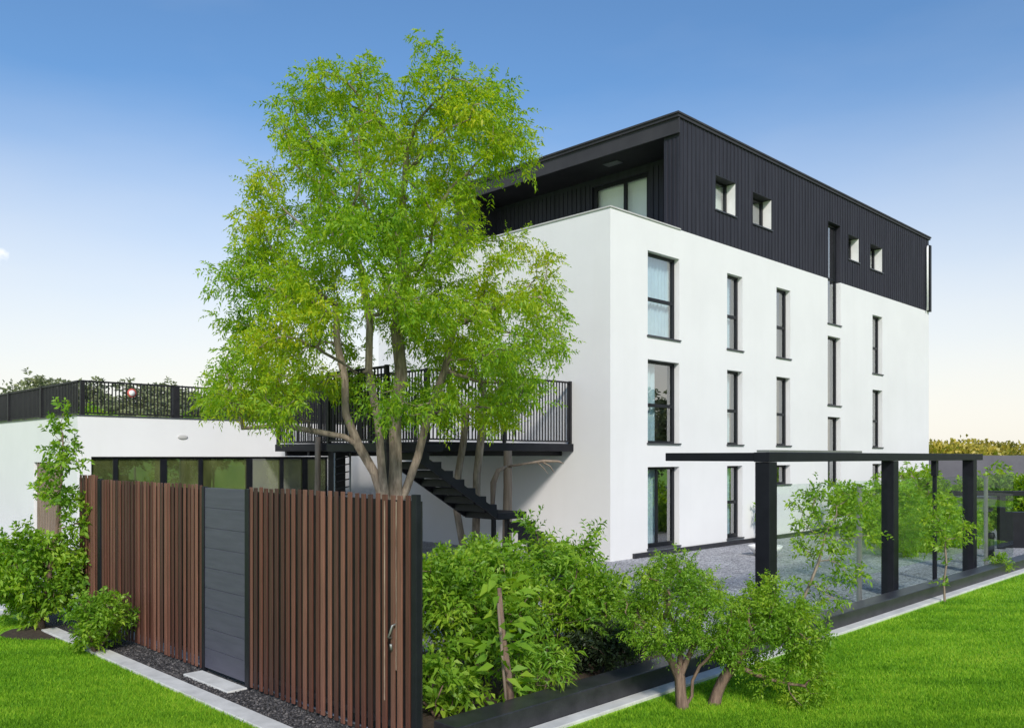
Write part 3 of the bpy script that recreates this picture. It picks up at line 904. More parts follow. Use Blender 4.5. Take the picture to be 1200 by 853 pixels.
def sprig_leaves(P, D, n_leaf, length, Lf, Wf, spread=0.9, droop=0.25, jit=0.25):
    """compound sprays: each spray has n_leaf leaflets set alternately along its axis"""
    N = len(P)
    rnd = nrm(rng.normal(size=(N,3)) + np.array([0,0,0.6]))
    side = nrm(np.cross(D, rnd))
    PP, DD, LL, WW = [], [], [], []
    ln = length*rng.uniform(0.7,1.25,(N,1))
    for k in range(n_leaf):
        t = (k+0.6)/n_leaf
        base = P + D*ln*t - np.array([0,0,1.0])*ln*(t*t)*0.25
        sgn = 1 if k % 2 else -1
        d = nrm(D*(1-0.5*spread) + side*sgn*spread + rng.normal(size=(N,3))*jit) if k < n_leaf-1 else nrm(D + rng.normal(size=(N,3))*jit)
        PP.append(base); DD.append(d)
        sc = (0.75+0.5*math.sin(math.pi*min(1,t*0.9+0.1)))*rng.uniform(0.75,1.2,N)
        LL.append(Lf*sc); WW.append(Wf*sc)
    return leaves_geo(np.concatenate(PP), np.concatenate(DD), np.concatenate(LL), np.concatenate(WW), droop=droop)

def colonize(attr, nodes, parents, step, infl, kill, iters=90, bias=(0,0,0.0)):
    """space colonisation: grow a branch skeleton towards the attraction points"""
    nodes = [np.array(x, float) for x in nodes]; parents = list(parents)
    A = np.array(attr, float); near = np.full(len(A), -1); nd = np.full(len(A), 1e9)
    def upd(i0):
        nonlocal near, nd
        for i in range(i0, len(nodes)):
            d = np.linalg.norm(A - nodes[i], axis=1)
            k = d < nd
            nd[k] = d[k]; near[k] = i
    upd(0)
    bias = np.array(bias, float)
    for it in range(iters):
        keep = nd > kill
        A, near, nd = A[keep], near[keep], nd[keep]
        if not len(A): break
        act = nd < infl
        if not act.any(): act = nd <= nd.min()+1e-6
        i0 = len(nodes)
        ids = near[act]; dirs = nrm(A[act] - np.array(nodes)[ids])
        for i in np.unique(ids):
            d = dirs[ids == i].mean(0) + bias + rng.normal(size=3)*0.12
            nv = nodes[i] + d/max(np.linalg.norm(d),1e-6)*step
            nodes.append(nv); parents.append(int(i))
        upd(i0)
        if len(nodes) > 6000: break
    return np.array(nodes), np.array(parents)

def skeleton_mesh(nodes, parents, r_tip, r_root, expo=2.3, sides=6):
    n = len(nodes)
    ch = [[] for _ in range(n)]
    for i, p in enumerate(parents):
        if p >= 0: ch[p].append(i)
    order = []; stack = [i for i in range(n) if parents[i] < 0]
    while stack:
        i = stack.pop(); order.append(i); stack += ch[i]
    w = np.zeros(n)
    for i in reversed(order):
        w[i] = 1.0 if not ch[i] else sum(w[c]**1.0 for c in ch[i])
    rad = r_tip*np.power(w, 1/expo)
    rad *= 1.0
    mx = rad.max()
    if mx > 0: rad = r_tip + (rad-r_tip)*(r_root-r_tip)/max(mx-r_tip,1e-6)
    V, F = [], []
    def ring(c, d, r):
        d = d/max(np.linalg.norm(d),1e-9)
        ref = np.array([0.31,0.95,0.05]) if abs(d[1]) < 0.9 else np.array([1.0,0,0])
        s = np.cross(d, ref); s /= np.linalg.norm(s); t = np.cross(s, d)
        o = len(V)
        for k in range(sides):
            a = 2*math.pi*k/sides; V.append(c + (s*math.cos(a)+t*math.sin(a))*r)
        return o
    rid = {}
    for i in order:
        p = parents[i]
        if p < 0:
            d = nodes[ch[i][0]]-nodes[i] if ch[i] else np.array([0,0,1.0])
            rid[i] = ring(nodes[i], d, rad[i]*1.25); continue
        d = nodes[i]-nodes[p]
        main = max(ch[p], key=lambda c: rad[c])
        dd = d
        if ch[i]:
            m2 = max(ch[i], key=lambda c: rad[c]); dd = nrm((nrm(d)+nrm(nodes[m2]-nodes[i]))[None])[0]
        a = rid[p] if main == i else ring(nodes[p], d, min(rad[i]*1.15, rad[p]))
        b = ring(nodes[i], dd, rad[i]); rid[i] = b
        for k in range(sides): F.append((a+k, a+(k+1)%sides, b+(k+1)%sides, b+k))
    return np.array(V), np.array(F), rad, ch

def clumps(centers, radii, n_per, squash=0.8):
    out = []
    for c, r in zip(centers, radii):
        k = int(n_per)
        p = nrm(rng.normal(size=(k,3)))*np.power(rng.uniform(0,1,(k,1)),0.45)*r
        p[:,2] *= squash
        out.append(p + np.array(c))
    return np.concatenate(out)

def grow(root, attr, start, start_par, step, infl, kill, r_tip, r_root, bark, leafmat, per_tip, spray, names=("trunk","crown"), leaf_r=0.03, iters=90, up=0.15, expo=2.3, bias=(0,0,0), extra=None):
    nodes, par = colonize(attr, start, start_par, step, infl, kill, iters, bias)
    V, F, rad, ch = skeleton_mesh(nodes, par, r_tip, r_root, expo)
    tr = fast_mesh(names[0], V, F, bark, root, True)
    tips = np.array([i for i in range(len(nodes)) if rad[i] < leaf_r and par[i] >= 0])
    P = nodes[tips]; D = nrm(nodes[tips]-nodes[par[tips]])
    P = np.repeat(P, per_tip, 0); D = np.repeat(D, per_tip, 0)
    P = P + rng.normal(size=P.shape)*step*0.35
    D = nrm(D*0.7 + nrm(rng.normal(size=D.shape))*0.9 + np.array([0,0,up]))
    V, F = sprig_leaves(P, D, **spray)
    if extra is not None:
        V2, F2 = extra; F = np.concatenate([F, F2+len(V)]); V = np.concatenate([V, V2])
    cr = fast_mesh(names[1], V, F, leafmat, root)
    return tr, cr

# --- the big tree behind the fence
TX, TY = -2.15, 15.4
random.seed(11); rng = np.random.default_rng(11)
tree = thing("shade_tree", (TX, TY, 0), "big lime green feathery tree rising behind the slat fence before the balcony", "tree")
k_ = TY/1004.0
prof = [(8,450,565),(75,440,572),(100,350,600),(150,330,628),(200,298,630),(250,298,612),(300,285,645),(350,268,650),(400,248,652),(440,232,655),(475,240,640),(500,330,600)]
def extent(ypx):
    for i in range(len(prof)-1):
        if prof[i][0] <= ypx <= prof[i+1][0]:
            t = (ypx-prof[i][0])/(prof[i+1][0]-prof[i][0])
            return [(prof[i][j]*(1-t)+prof[i+1][j]*t-600)*k_-TX for j in (1,2)]
    return None
cent, crad = [], []
tries = 0
while len(cent) < 138 and tries < 20000:
    tries += 1
    yp = random.uniform(102, 490)
    e = extent(yp); z = 2.6 + (535-yp)*k_
    cx, hw = (e[0]+e[1])/2, (e[1]-e[0])/2
    th = random.uniform(0, 2*math.pi); q = math.sqrt(random.uniform(0.02, 1))
    r = random.uniform(0.30, 0.62)
    hx = max(0.15, hw - r*0.45)
    p = (cx + hx*q*math.cos(th), min(hx, 2.6)*q*math.sin(th), z)
    if yp > 400 and q < 0.35: continue
    if yp < 125: r *= 0.7
    if all((Vector(p)-Vector(c)).length > 0.52 for c in cent):
        cent.append(p); crad.append(r)
for px_, py_, rr_ in ((262,452,.34),(285,430,.36),(300,462,.34),(318,440,.4),(250,474,.26),(292,480,.26),(330,410,.4),(345,455,.36),(640,300,.3),(645,360,.3),(648,415,.3),(300,225,.28),(345,118,.2),(612,170,.28)):
    cent.append(((px_-600)*k_-TX, random.uniform(-0.5,0.3), 2.6+(535-py_)*k_)); crad.append(rr_)
attr = clumps(cent, crad, 26, 0.75)
attr[:, 2] = np.minimum(attr[:, 2], 2.6 + (535-88)*k_ - 0.9*np.abs(attr[:, 0]-0.1)**1.5*0.25)
start = [(0,0,0),(-0.04,0,0.6),(-0.06,0.02,1.2),(-0.12,-0.03,1.75),
         (-0.30,-0.10,2.3),(-0.58,-0.18,2.8),(-0.80,-0.2,3.35),(-0.82,-0.2,4.0),(-0.95,-0.2,4.6),(-1.0,-0.1,5.3),
         (0.03,0.10,1.75),(0.04,0.14,2.5),(0.02,0.16,3.3),(0.14,0.16,4.1),(0.06,0.12,4.9),(0.20,0.05,5.8),(0.12,0.0,6.7),
         (0.18,0.22,1.9),(0.42,0.32,2.6),(0.62,0.35,3.4),(0.92,0.35,4.2),(1.1,0.3,5.0),
         (-0.16,-0.22,2.4),(-0.20,-0.35,3.2),(-0.36,-0.4,4.1),(-0.34,-0.4,5.0),(-0.5,-0.35,5.9),
         (-0.8,-0.3,2.95),(-1.35,-0.35,3.05),(-1.9,-0.3,3.15),(-2.6,-0.3,3.1)]
spar = [-1,0,1,2, 3,4,5,6,7,8, 2,10,11,12,13,14,15, 10,17,18,19,20, 3,22,23,24,25, 5,27,28,29]
grow(tree, attr, start, spar, 0.22, 2.4, 0.26, 0.006, 0.195, M["bark"], M["leaf_main"], 8,
     dict(n_leaf=11, length=0.30, Lf=0.082, Wf=0.028, spread=0.8, droop=0.3), leaf_r=0.018, up=-0.05, expo=2.0, iters=120)

# --- slender two-stemmed tree beside the stair
t2 = thing("slender_tree", W(12.85, 14.2, 0), "slender two stemmed tree growing between the stair treads and the balcony", "tree")
cent = [(-0.35,-0.1,4.3),(0.3,0.0,4.4),(0.5,-0.15,3.9),(0.0,-0.2,5.0),(-0.6,0,3.7),(0.55,-0.1,4.5),(-0.3,0.1,4.8),(0.2,-0.1,3.7)]
attr = clumps(cent, [0.5]*8, 30)
start = [(0,0,0),(-0.14,0,0.6),(-0.28,0,1.4),(-0.25,0,2.2),(-0.12,0,3.0),(-0.08,0,3.6), (0.14,0,0.6),(0.16,0,1.4),(0.17,0,2.2),(0.26,0,3.0),(0.3,0,3.7)]
grow(t2, attr, start, [-1,0,1,2,3,4,0,6,7,8,9], 0.2, 1.3, 0.28, 0.007, 0.13, M["bark"], M["leaf_main"], 5,
     dict(n_leaf=9, length=0.30, Lf=0.11, Wf=0.04, spread=0.8, droop=0.3), leaf_r=0.02, expo=2.6)

# --- shrubs
random.seed(5); rng = np.random.default_rng(5)
def shrub(name, loc, label, cents, rads, mat, bark, spray, per_tip=5, n_per=26, step=0.1, r_tip=0.004, r_root=0.03, stems=4, group=None, up=0.3, kill=0.13, leaf_r=0.02, cat="shrub", squash=0.9):
    t = thing(name, loc, label, cat, group)
    attr = clumps(cents, rads, n_per, squash)
    start, par = [(0,0,-0.02)], [-1]
    cz = np.mean([c[2] for c in cents])
    for k in range(stems):
        th = 2*math.pi*(k+0.3*random.random())/stems
        start.append((0.07*math.cos(th), 0.07*math.sin(th), 0.1)); par.append(0)
        start.append((0.16*math.cos(th), 0.16*math.sin(th), min(0.25, cz*0.6))); par.append(len(start)-2)
    tr, cr = grow(t, attr, start, par, step, 1.0, kill, r_tip, r_root, bark, mat, per_tip, spray, ("stems","foliage"), leaf_r, 70, up)
    return t

def blob(cx, cy, cz, rx, ry, rz, n, r0, r1):
    """clump centres through an ellipsoid, denser at its skin"""
    c, r = [], []
    while len(c) < n:
        v = Vector((random.gauss(0,1), random.gauss(0,1), random.gauss(0,1))).normalized()*random.uniform(0.35,1.0)**0.6
        p = (cx+v.x*rx, cy+v.y*ry, max(0.12, cz+v.z*rz))
        if all((Vector(p)-Vector(q)).length > r0*0.8 for q in c) or random.random() < 0.02:
            c.append(p); r.append(random.uniform(r0, r1))
    return c, r

# big leafy shrubs in the bed right of the fence
def at(px, Y): return (px-600)/1004.0*Y
c, r = blob(0.0, 0, 0.98, 0.62, 0.55, 0.75, 26, 0.15, 0.30)
shrub("leafy_shrub", (at(552, 9.6), 9.6, 0), "dense broad leaved green shrub right beside the fence end post", c, r, M["leaf_shrub"], M["bark_red"],
      dict(n_leaf=9, length=0.26, Lf=0.090, Wf=0.030, spread=0.8, droop=0.25), per_tip=4)
c, r = blob(0.0, 0, 0.85, 0.85, 0.6, 0.62, 28, 0.13, 0.28)
c += [(0.40,0.1,1.5),(0.44,0.1,1.7),(-0.2,0.2,1.6),(-0.3,0.1,1.75)]; r += [0.13,0.09,0.13,0.08]
shrub("leafy_shrub", (at(650, 10.6), 10.6, 0), "spreading green shrub with upright shoots before the white corner", c, r, M["leaf_shrub"], M["bark_red"],
      dict(n_leaf=9, length=0.25, Lf=0.082, Wf=0.026, spread=0.8, droop=0.2), per_tip=4)
c, r = blob(0.0, 0, 0.78, 0.75, 0.6, 0.5, 18, 0.24, 0.34)
shrub("leafy_shrub", (at(555, 11.9), 11.9, 0), "light green shrub standing behind the others below the stair", c, r, M["leaf_light"], M["bark_red"],
      dict(n_leaf=9, length=0.24, Lf=0.09, Wf=0.032, spread=0.8, droop=0.2), per_tip=4)
c, r = blob(0.0, 0, 0.33, 0.42, 0.3, 0.25, 9, 0.16, 0.24)
shrub("leafy_shrub", (at(512, 8.55), 8.55, 0), "low pale green shrub at the foot of the fence end post", c, r, M["leaf_light"], M["bark_red"],
      dict(n_leaf=6, length=0.18, Lf=0.11, Wf=0.04, spread=0.8, droop=0.3), per_tip=4)
c, r = blob(0.0, 0, 0.62, 0.45, 0.4, 0.5, 18, 0.13, 0.26)
shrub("leafy_shrub", (at(706, 10.9), 10.9, 0), "airy green shrub rising behind the low dark purple one", c, r, M["leaf_shrub"], M["bark_red"],
      dict(n_leaf=9, length=0.25, Lf=0.085, Wf=0.027, spread=0.8, droop=0.2), per_tip=4)
c, r = blob(0.0, 0, 0.32, 0.55, 0.32, 0.22, 11, 0.14, 0.2)
shrub("dark_shrub", (at(700, 10.2), 10.2, 0), "low dark purple green shrub against the raised black kerb", c, r, M["leaf_dark"], M["bark_red"],
      dict(n_leaf=7, length=0.12, Lf=0.055, Wf=0.024, spread=0.9, droop=0.1), per_tip=7, step=0.08, kill=0.1)
c, r = blob(0.0, 0, 0.40, 0.30, 0.25, 0.25, 6, 0.14, 0.2)
shrub("leafy_shrub", (at(632, 8.95), 8.95, 0), "small yellow green tufted shrub behind the black kerb corner", c, r, M["leaf_light"], M["bark_red"],
      dict(n_leaf=9, length=0.2, Lf=0.10, Wf=0.02, spread=0.6, droop=0.4), per_tip=5)
# sapling with large leaves and a stake
sp = thing("staked_sapling", (at(592, 8.6), 8.6, 0), "young staked sapling with large pointed leaves in front of the shrubs", "sapling")
m = MB(); m.tube([(0.06,0.02,0),(0.03,0.02,0.4),(-0.02,0.02,0.8),(-0.06,0.03,1.28)], [0.05,0.04,0.028,0.02], 8); m.build("trunk", M["bark_red"], sp)
m = MB(); m.tube([(0.02,-0.06,0),(-0.02,-0.05,0.5),(-0.07,-0.04,1.14)], [0.016,0.016,0.015], 7); m.build("stake", M["post_wood"], sp)
P, D = [], []
for k in range(90):
    z = random.uniform(0.62, 1.42) if k < 56 else random.uniform(0.25,0.8); th = random.uniform(0, 2*math.pi); rr_ = random.uniform(0.02, 0.24)
    P.append((-0.05+rr_*math.cos(th), 0.0+rr_*math.sin(th)-0.05, z)); D.append((math.cos(th), math.sin(th)-0.25, random.uniform(-0.35,0.7)))
V, F = leaves_geo(np.array(P), nrm(np.array(D)), rng.uniform(0.15,0.26,90), rng.uniform(0.055,0.09,90), droop=0.2)
fast_mesh("crown", V, F, M["leaf_light"], sp)

# clipped little tree with a thick trunk on the right lawn, and its neighbour
ct = thing("small_tree", (at(800, 8.85), 8.85, 0), "small round crowned tree with a thick split trunk on the lawn edge", "tree")
c, r = blob(-0.02, 0, 1.03, 0.58, 0.5, 0.44, 34, 0.10, 0.20)
attr = clumps(c, r, 30, 0.9)
start = [(0,0,-0.02),(-0.02,0,0.15),(-0.03,0,0.32),(-0.12,-0.02,0.5),(-0.25,-0.05,0.66),(0.05,0.02,0.5),(0.14,0.04,0.68),(0.0,0.1,0.62),(0.09,-0.03,0.14),(0.09,-0.05,0.3),(0.16,-0.08,0.46)]
grow(ct, attr, start, [-1,0,1,2,3,2,5,2,0,8,9], 0.085, 0.9, 0.10, 0.003, 0.060, M["bark_red"], M["leaf_light"], 9,
     dict(n_leaf=11, length=0.15, Lf=0.036, Wf=0.013, spread=0.85, droop=0.2), leaf_r=0.012, expo=2.4)
c2 = thing("small_tree", (at(836, 9.0), 9.0, 0), "leaning bushy little tree right of the round crowned one", "tree")
c, r = blob(0.52, 0.0, 0.68, 0.52, 0.46, 0.46, 28, 0.09, 0.21)
c += [(0.95,-0.15,0.22),(0.8,-0.2,0.12),(1.05,-0.1,0.35),(1.1,-0.1,0.75),(1.0,0.1,1.0),(0.35,-0.1,1.2),(0.6,0,1.25)]; r += [0.16,0.14,0.14,0.1,0.1,0.1,0.1]
attr = clumps(c, r, 28, 0.9)
start = [(0,0,-0.02),(0.04,0,0.12),(0.09,0,0.24),(0.2,0,0.40),(0.3,0.02,0.55)
         ]
grow(c2, attr, start, [-1,0,1,2,3], 0.085, 0.9, 0.10, 0.003, 0.058, M["bark_red"], M["leaf_light"], 7,
     dict(n_leaf=11, length=0.17, Lf=0.040, Wf=0.016, spread=0.85, droop=0.2), leaf_r=0.012, expo=2.4)
# airy young tree before the glass screen
yt = thing("young_tree", W(11.95, 6.08, 0), "airy young tree with thin bent stems in front of the first glass panel", "tree")
c = [(0.55,0.0,1.9),(0.35,0.0,2.1),(0.75,0.0,2.05),(0.62,0.0,1.55),(0.30,0.0,1.55),(0.75,0.0,1.2),(0.35,0,1.1),(0.95,0.0,1.8),(0.9,0.0,0.8),(0.45,0,0.7),(0.2,0,1.85),(1.05,0.0,2.0),(0.6,-0.1,1.0),(0.15,-0.1,1.35),(0.5,-0.1,1.3),(0.95,-0.1,1.45),(0.2,-0.1,0.75),(0.65,-0.1,0.5)]
attr = clumps(c, [0.22]*len(c), 12)
start = [(0,0,0),(0.12,0,0.35),(0.28,0,0.7),(0.42,0,1.05),(0.5,0,1.4)]
grow(yt, attr, start, [-1,0,1,2,3], 0.13, 1.0, 0.17, 0.004, 0.022, M["bark"], M["leaf_light"], 5,
     dict(n_leaf=7, length=0.2, Lf=0.075, Wf=0.030, spread=0.8, droop=0.25), leaf_r=0.02, expo=2.4)
ys_ = thing("thin_sapling", (at(1106, 15.3), 15.3, 0), "thin pale stemmed sapling against the black kerb near the middle posts", "sapling")
c = [(0.0,0,1.25),(-0.25,0,1.5),(0.2,0,1.55),(0.3,0,1.2),(-0.3,0,1.15),(0,0,1.8)]
attr = clumps(c, [0.22]*6, 10)
grow(ys_, attr, [(0.02,0,0),(0.0,0,0.35),(0.05,0,0.7),(0.02,0,1.0)], [-1,0,1,2], 0.13, 1.0, 0.17, 0.003, 0.018, M["post_wood"], M["leaf_light"], 6,
     dict(n_leaf=7, length=0.17, Lf=0.075, Wf=0.03, spread=0.8, droop=0.25), leaf_r=0.02)

# left shrubs
ls = thing("tall_shrub", (at(48, 13.0), 13.0, 0), "tall glossy green shrub with thin upright shoots at the annex corner", "shrub")
c, r = blob(-0.1, 0, 0.82, 0.68, 0.6, 0.66, 36, 0.2, 0.3)
c += [(0.1,0.1,2.1),(0.35,0.1,1.9),(0.25,0.1,2.5),(0.35,0.1,2.75),(0.28,0.1,3.0),(0.1,0.1,2.6),(0.62,0.1,1.6),(0.3,0.1,3.3),(0.5,0.1,2.5),(0.15,0.1,2.9)]; r += [0.28,0.26,0.2,0.16,0.14,0.14,0.22,0.13,0.12,0.1]
attr = clumps(c, r, 26)
grow(ls, attr, [(0,0,-0.02),(0,0,0.2),(0.05,0,0.45),(-0.1,0.05,0.45),(0.12,0.05,0.9),(0.2,0.08,1.5),(0.25,0.1,2.1),(0.28,0.1,2.6),(0.28,0.1,2.95)], [-1,0,1,1,2,4,5,6,7], 0.13, 1.0, 0.15, 0.004, 0.05, M["bark_red"], M["leaf_shrub"], 5,
     dict(n_leaf=7, length=0.19, Lf=0.080, Wf=0.038, spread=0.8, droop=0.2), names=("stems","foliage"), leaf_r=0.02)
c, r = blob(0, 0, 0.42, 0.36, 0.34, 0.34, 16, 0.14, 0.2)
shrub("round_shrub", (at(112, 11.35), 11.35, 0), "small rounded fine leaved shrub at the end of the left kerb", c, r, M["leaf_light"], M["bark_red"],
      dict(n_leaf=7, length=0.13, Lf=0.06, Wf=0.024, spread=0.85, droop=0.2), per_tip=5, step=0.08, kill=0.1)

# garden shrubs behind the glass screen: one proto, copies
gs_spots = [(1046,24.0,1.15,"loose green shrub behind the glass, left of the middle pergola post"),(1075,25.5,1.2,"tallest green shrub behind the middle glass panel"),(1092,23.4,0.95,"green shrub behind the slim black screen post"),
            (1118,24.6,1.1,"green shrub left of the last pergola post under the canopy"),(1060,22.2,0.8,"low green shrub nearest the glass beside the middle pergola post"),(1020,27.5,1.35,"green shrub against the white block beside the grey screen post"),(1150,27.5,1.0,"green shrub beside the far grey screen post"),
            (1106,31.0,1.45,"big green shrub against the grey wall, above the shelter canopy"),(1168,31.5,1.5,"big green shrub rising above the bin shelter beam, left one"),(1200,31.0,1.5,"big green shrub rising above the bin shelter beam at the picture's edge"),(1082,29.5,1.2,"green shrub under the small dark trunked tree")]
c, r = blob(0, 0, 0.78, 0.72, 0.65, 0.62, 20, 0.26, 0.38)
proto = shrub("garden_shrub", (0,0,0), "x", c, r, M["leaf_light"], M["bark_red"], dict(n_leaf=7, length=0.24, Lf=0.12, Wf=0.05, spread=0.85, droop=0.2), per_tip=3, group="shrubs behind the glass screen", n_per=20, step=0.13, kill=0.17)
for k, (px, Y, s, lab) in enumerate(gs_spots):
    o = proto if k == 0 else copy_tree(proto)
    o.location = (at(px, Y), Y, 0); o.rotation_euler = (0,0,k*1.3); o.scale = (s,s,s); o["label"] = lab
# small tree with a dark trunk behind the glass, in front of the grey wall
def simple_tree(name, loc, label, h, cr_, mat, nclump, seed_r, spray, group=None, trunk_r=0.12, cz=0.62, per_tip=4, n_per=18, step=0.25, kill=0.32, rz=None):
    t = thing(name, loc, label, "tree", group)
    rz = rz or h*0.38
    c, r = blob(0, 0, h*cz, cr_, cr_, rz, nclump, seed_r*0.8, seed_r*1.2)
    attr = clumps(c, r, n_per, 0.8)
    start = [(0,0,-0.05),(0.02,0.02,h*0.12),(0.0,0.05,h*0.25),(0.05,0.0,h*0.38),(0.0,0.0,h*0.52)]
    grow(t, attr, start, [-1,0,1,2,3], step, 2.5, kill, 0.012, trunk_r, M["bark"], mat, per_tip, spray, leaf_r=0.05)
    return t
simple_tree("garden_tree", (at(1072, 29.0), 29.0, 0), "small dark trunked tree behind the middle glass panel by the grey wall", 2.35, 0.95, M["leaf_light"], 14, 0.35,
            dict(n_leaf=7, length=0.26, Lf=0.13, Wf=0.06, spread=0.85, droop=0.2), trunk_r=0.11, cz=0.72, rz=0.5)
for px, Y, lab in ((1178, 32.0, "clipped green hedge mass behind the bin shelter, right"),):
    c, r = blob(0, 0, 0.9, 1.8, 0.6, 0.75, 30, 0.35, 0.5)
    shrub("garden_hedge", (at(px, Y), Y, 0), lab, c, r, M["leaf_light"], M["bark_red"], dict(n_leaf=6, length=0.28, Lf=0.14, Wf=0.06, spread=0.85, droop=0.2), per_tip=3, n_per=16, step=0.18, kill=0.22, cat="hedge")
c, r = blob(0, 0, 0.2, 0.2, 0.2, 0.16, 5, 0.1, 0.14)
shrub("tufted_plant", (at(1174, 19.0), 19.0, 0), "small yellow green tuft beside the far end of the kerb", c, r, M["leaf_light"], M["bark_red"], dict(n_leaf=7, length=0.15, Lf=0.08, Wf=0.02, spread=0.6, droop=0.3), per_tip=4, cat="plant")

# potted plant by the second ground floor door
pp = thing("potted_plant", W(CA+6.75, CB-0.35, 0.0), "slim potted plant by the narrow door of the white block", "plant")
m = MB(); m.lathe([(0,0),(0.10,0),(0.14,0.32),(0.12,0.32),(0.11,0.27),(0,0.27)], 18); m.build("pot", M["terracotta"], pp)
P = np.array([(random.uniform(-.15,.15), random.uniform(-.15,.15), random.uniform(0.6,1.25)) for _ in range(70)])
V, F = leaves_geo(P, nrm(rng.normal(size=(70,3))+np.array([0,0,0.5])), rng.uniform(0.14,0.24,70), 0.05)
fast_mesh("leaves", V, F, M["leaf_light"], pp)
m = MB(); m.tube([(0,0,0.27),(0.03,0,0.7),(0.0,0.02,1.1)], [0.015,0.012,0.006], 6); m.build("stem", M["bark_red"], pp)

# white planter bowl in the yard
pb_s = 0.75
pb = thing("planter_bowl", W(20.6, 11.2, 0), "wide low white planter bowl on the gravel behind the first pergola post", "planter")
m = MB(); m.lathe([(0,0.0),(0.30,0.0),(0.52,0.22),(0.60,0.36),(0.55,0.36),(0.48,0.26),(0,0.25)], 28); m.build("bowl", M["white_metal"], pb); pb.scale = (pb_s,)*3

# white path slabs at the left edge
for k, (x, y) in enumerate(((-8.85,14.15),(-9.05,14.75))):
    m = MB(); m.box(-0.75,0.55,-0.2,0.2,-0.05,0.04); o = m.build("path_slab", M["concrete"], bevel=0.01); o.location = (x,y,0); o.rotation_euler[2] = R(-14)
    tag(o, ["pale path slab at the lawn's left edge, nearer one", "pale path slab at the lawn's left edge, farther one"][k], "path slab", "path slabs beside the tall shrub")

# ------------------------------------------------------------------ trees around: behind the annex, far right, and across the road
tsp = dict(n_leaf=7, length=0.55, Lf=0.30, Wf=0.16, spread=0.9, droop=0.15)
bgA = simple_tree("background_tree", (0,0,0), "x", 8.2, 2.6, M["leaf_far"], 46, 0.9, tsp, "trees behind the annex", 0.2, 0.60, 5, 18, 0.5, 0.6)
bgB = simple_tree("background_tree", (0,0,0), "x", 7.2, 3.0, M["leaf_far"], 46, 0.95, tsp, "trees behind the annex", 0.22, 0.56, 5, 18, 0.5, 0.6)
bspots = [(-46,70,1.05),(-41.5,66,0.98),(-37,71,1.16),(-33,67,1.1),(-29.5,72,1.14),(-26,67,1.05),(-22,70,1.0),(-18,66,1.02),(-13.5,70,1.08),(-9,68,0.95),(-4,71,0.95)]
for k, (x, y, s) in enumerate(bspots):
    src = (bgA, bgB)[k % 2]
    o = src if k < 2 else copy_tree(src)
    o.location = (x, y, 0); o.rotation_euler[2] = k*2.1; o.scale = (s*1.3, s*1.3, s*0.98)
    o["label"] = "round crowned green tree in the row beyond the annex railing"
# leafy bushes right behind the roof railing
bu = simple_tree("hedge_tree", (0,0,0), "x", 4.9, 1.5, M["leaf_light"], 34, 0.6, dict(n_leaf=6, length=0.4, Lf=0.22, Wf=0.10, spread=0.9, droop=0.15), "hedge trees close behind the annex", 0.12, 0.55, 5, 18, 0.35, 0.42, rz=2.3)
for k in range(9):
    o = bu if k == 0 else copy_tree(bu)
    a, b = 3.2 + k*1.75, NB+AD+2.2+random.uniform(-0.4,0.4)
    o.location = W(a, b, 0); o.rotation_euler[2] = k*1.7; s = random.uniform(0.9,1.06); o.scale = (s*1.1,s*1.1,s*0.90)
    o["label"] = "fresh green hedge tree in the row seen through the annex railing"
# trees across the road on the right: they stand outside the picture and show in the panes
for k, (x, y, s) in enumerate(((26,4,1.0),(31,9,1.2),(36,14,1.05),(42,20,1.25),(48,25,1.15),(24,-4,1.1),(54,31,1.2),(30,-2,1.2))):
    o = copy_tree(bgB); o.location = (x,y,0); o.rotation_euler[2] = k; o.scale = (s*1.1,s*1.1,s*0.95)
    o["group"] = "trees across the road"; o["label"] = "round crowned green tree across the road, mirrored in the panes"
    for chd in o.children:
        if chd.name.startswith("crown"):
            pass
# wooded hills on the right horizon
hm = MB()
nx = 60
vs, fs = [], []
for i in range(nx+1):
    x = -150 + 620*i/nx
    h = 3.2 + 1.2*math.sin(x*0.021+0.6) + 0.6*math.sin(x*0.07)
    for (yy, zz) in ((215,-0.2),(235,h*0.55),(262,h),(330,h*0.8),(380,-0.2)):
        vs.append((x, yy+14*math.sin(x*0.013), zz))
for i in range(nx):
    for j in range(4):
        a_ = i*5+j; fs.append((a_, a_+5, a_+6, a_+1))
hm.add(vs, fs, 0, True)
tag(hm.build("hills", M["leaf_far"]), "low wooded hills on the right horizon", "hills", kind='structure')
# wood on them
N = 2600
X = rng.uniform(-140, 460, N); Yw = rng.uniform(205, 275, N) + 14*np.sin(X*0.013)
base = np.stack([X, Yw, 0.6+rng.uniform(0,1.2,N)], 1)
Pn, Dn = [], []
K = 34
off = nrm(rng.normal(size=(N,K,3)))*np.power(rng.uniform(0,1,(N,K,1)),0.4)
sz = rng.uniform(0.8,1.5,(N,1,1))
tall = (rng.uniform(0,1,N) < 0.12)[:,None,None]*rng.uniform(0.4,1.6,(N,1,1))
off = off*np.array([2.0,2.0,1.7])*sz
off[:,:,2] += 1.9*sz[:,:,0] + tall[:,:,0]
P = (base[:,None,:]+off).reshape(-1,3)
D = nrm(off.reshape(-1,3)+rng.normal(size=P.shape)*0.8)
V, F = leaves_geo(P, D, rng.uniform(0.9,1.6,len(P)), rng.uniform(0.6,1.0,len(P)))
tag(fast_mesh("distant_wood", V, F, M["leaf_yellow"]), "yellow green distant wood along the right horizon", "wood", kind='stuff')

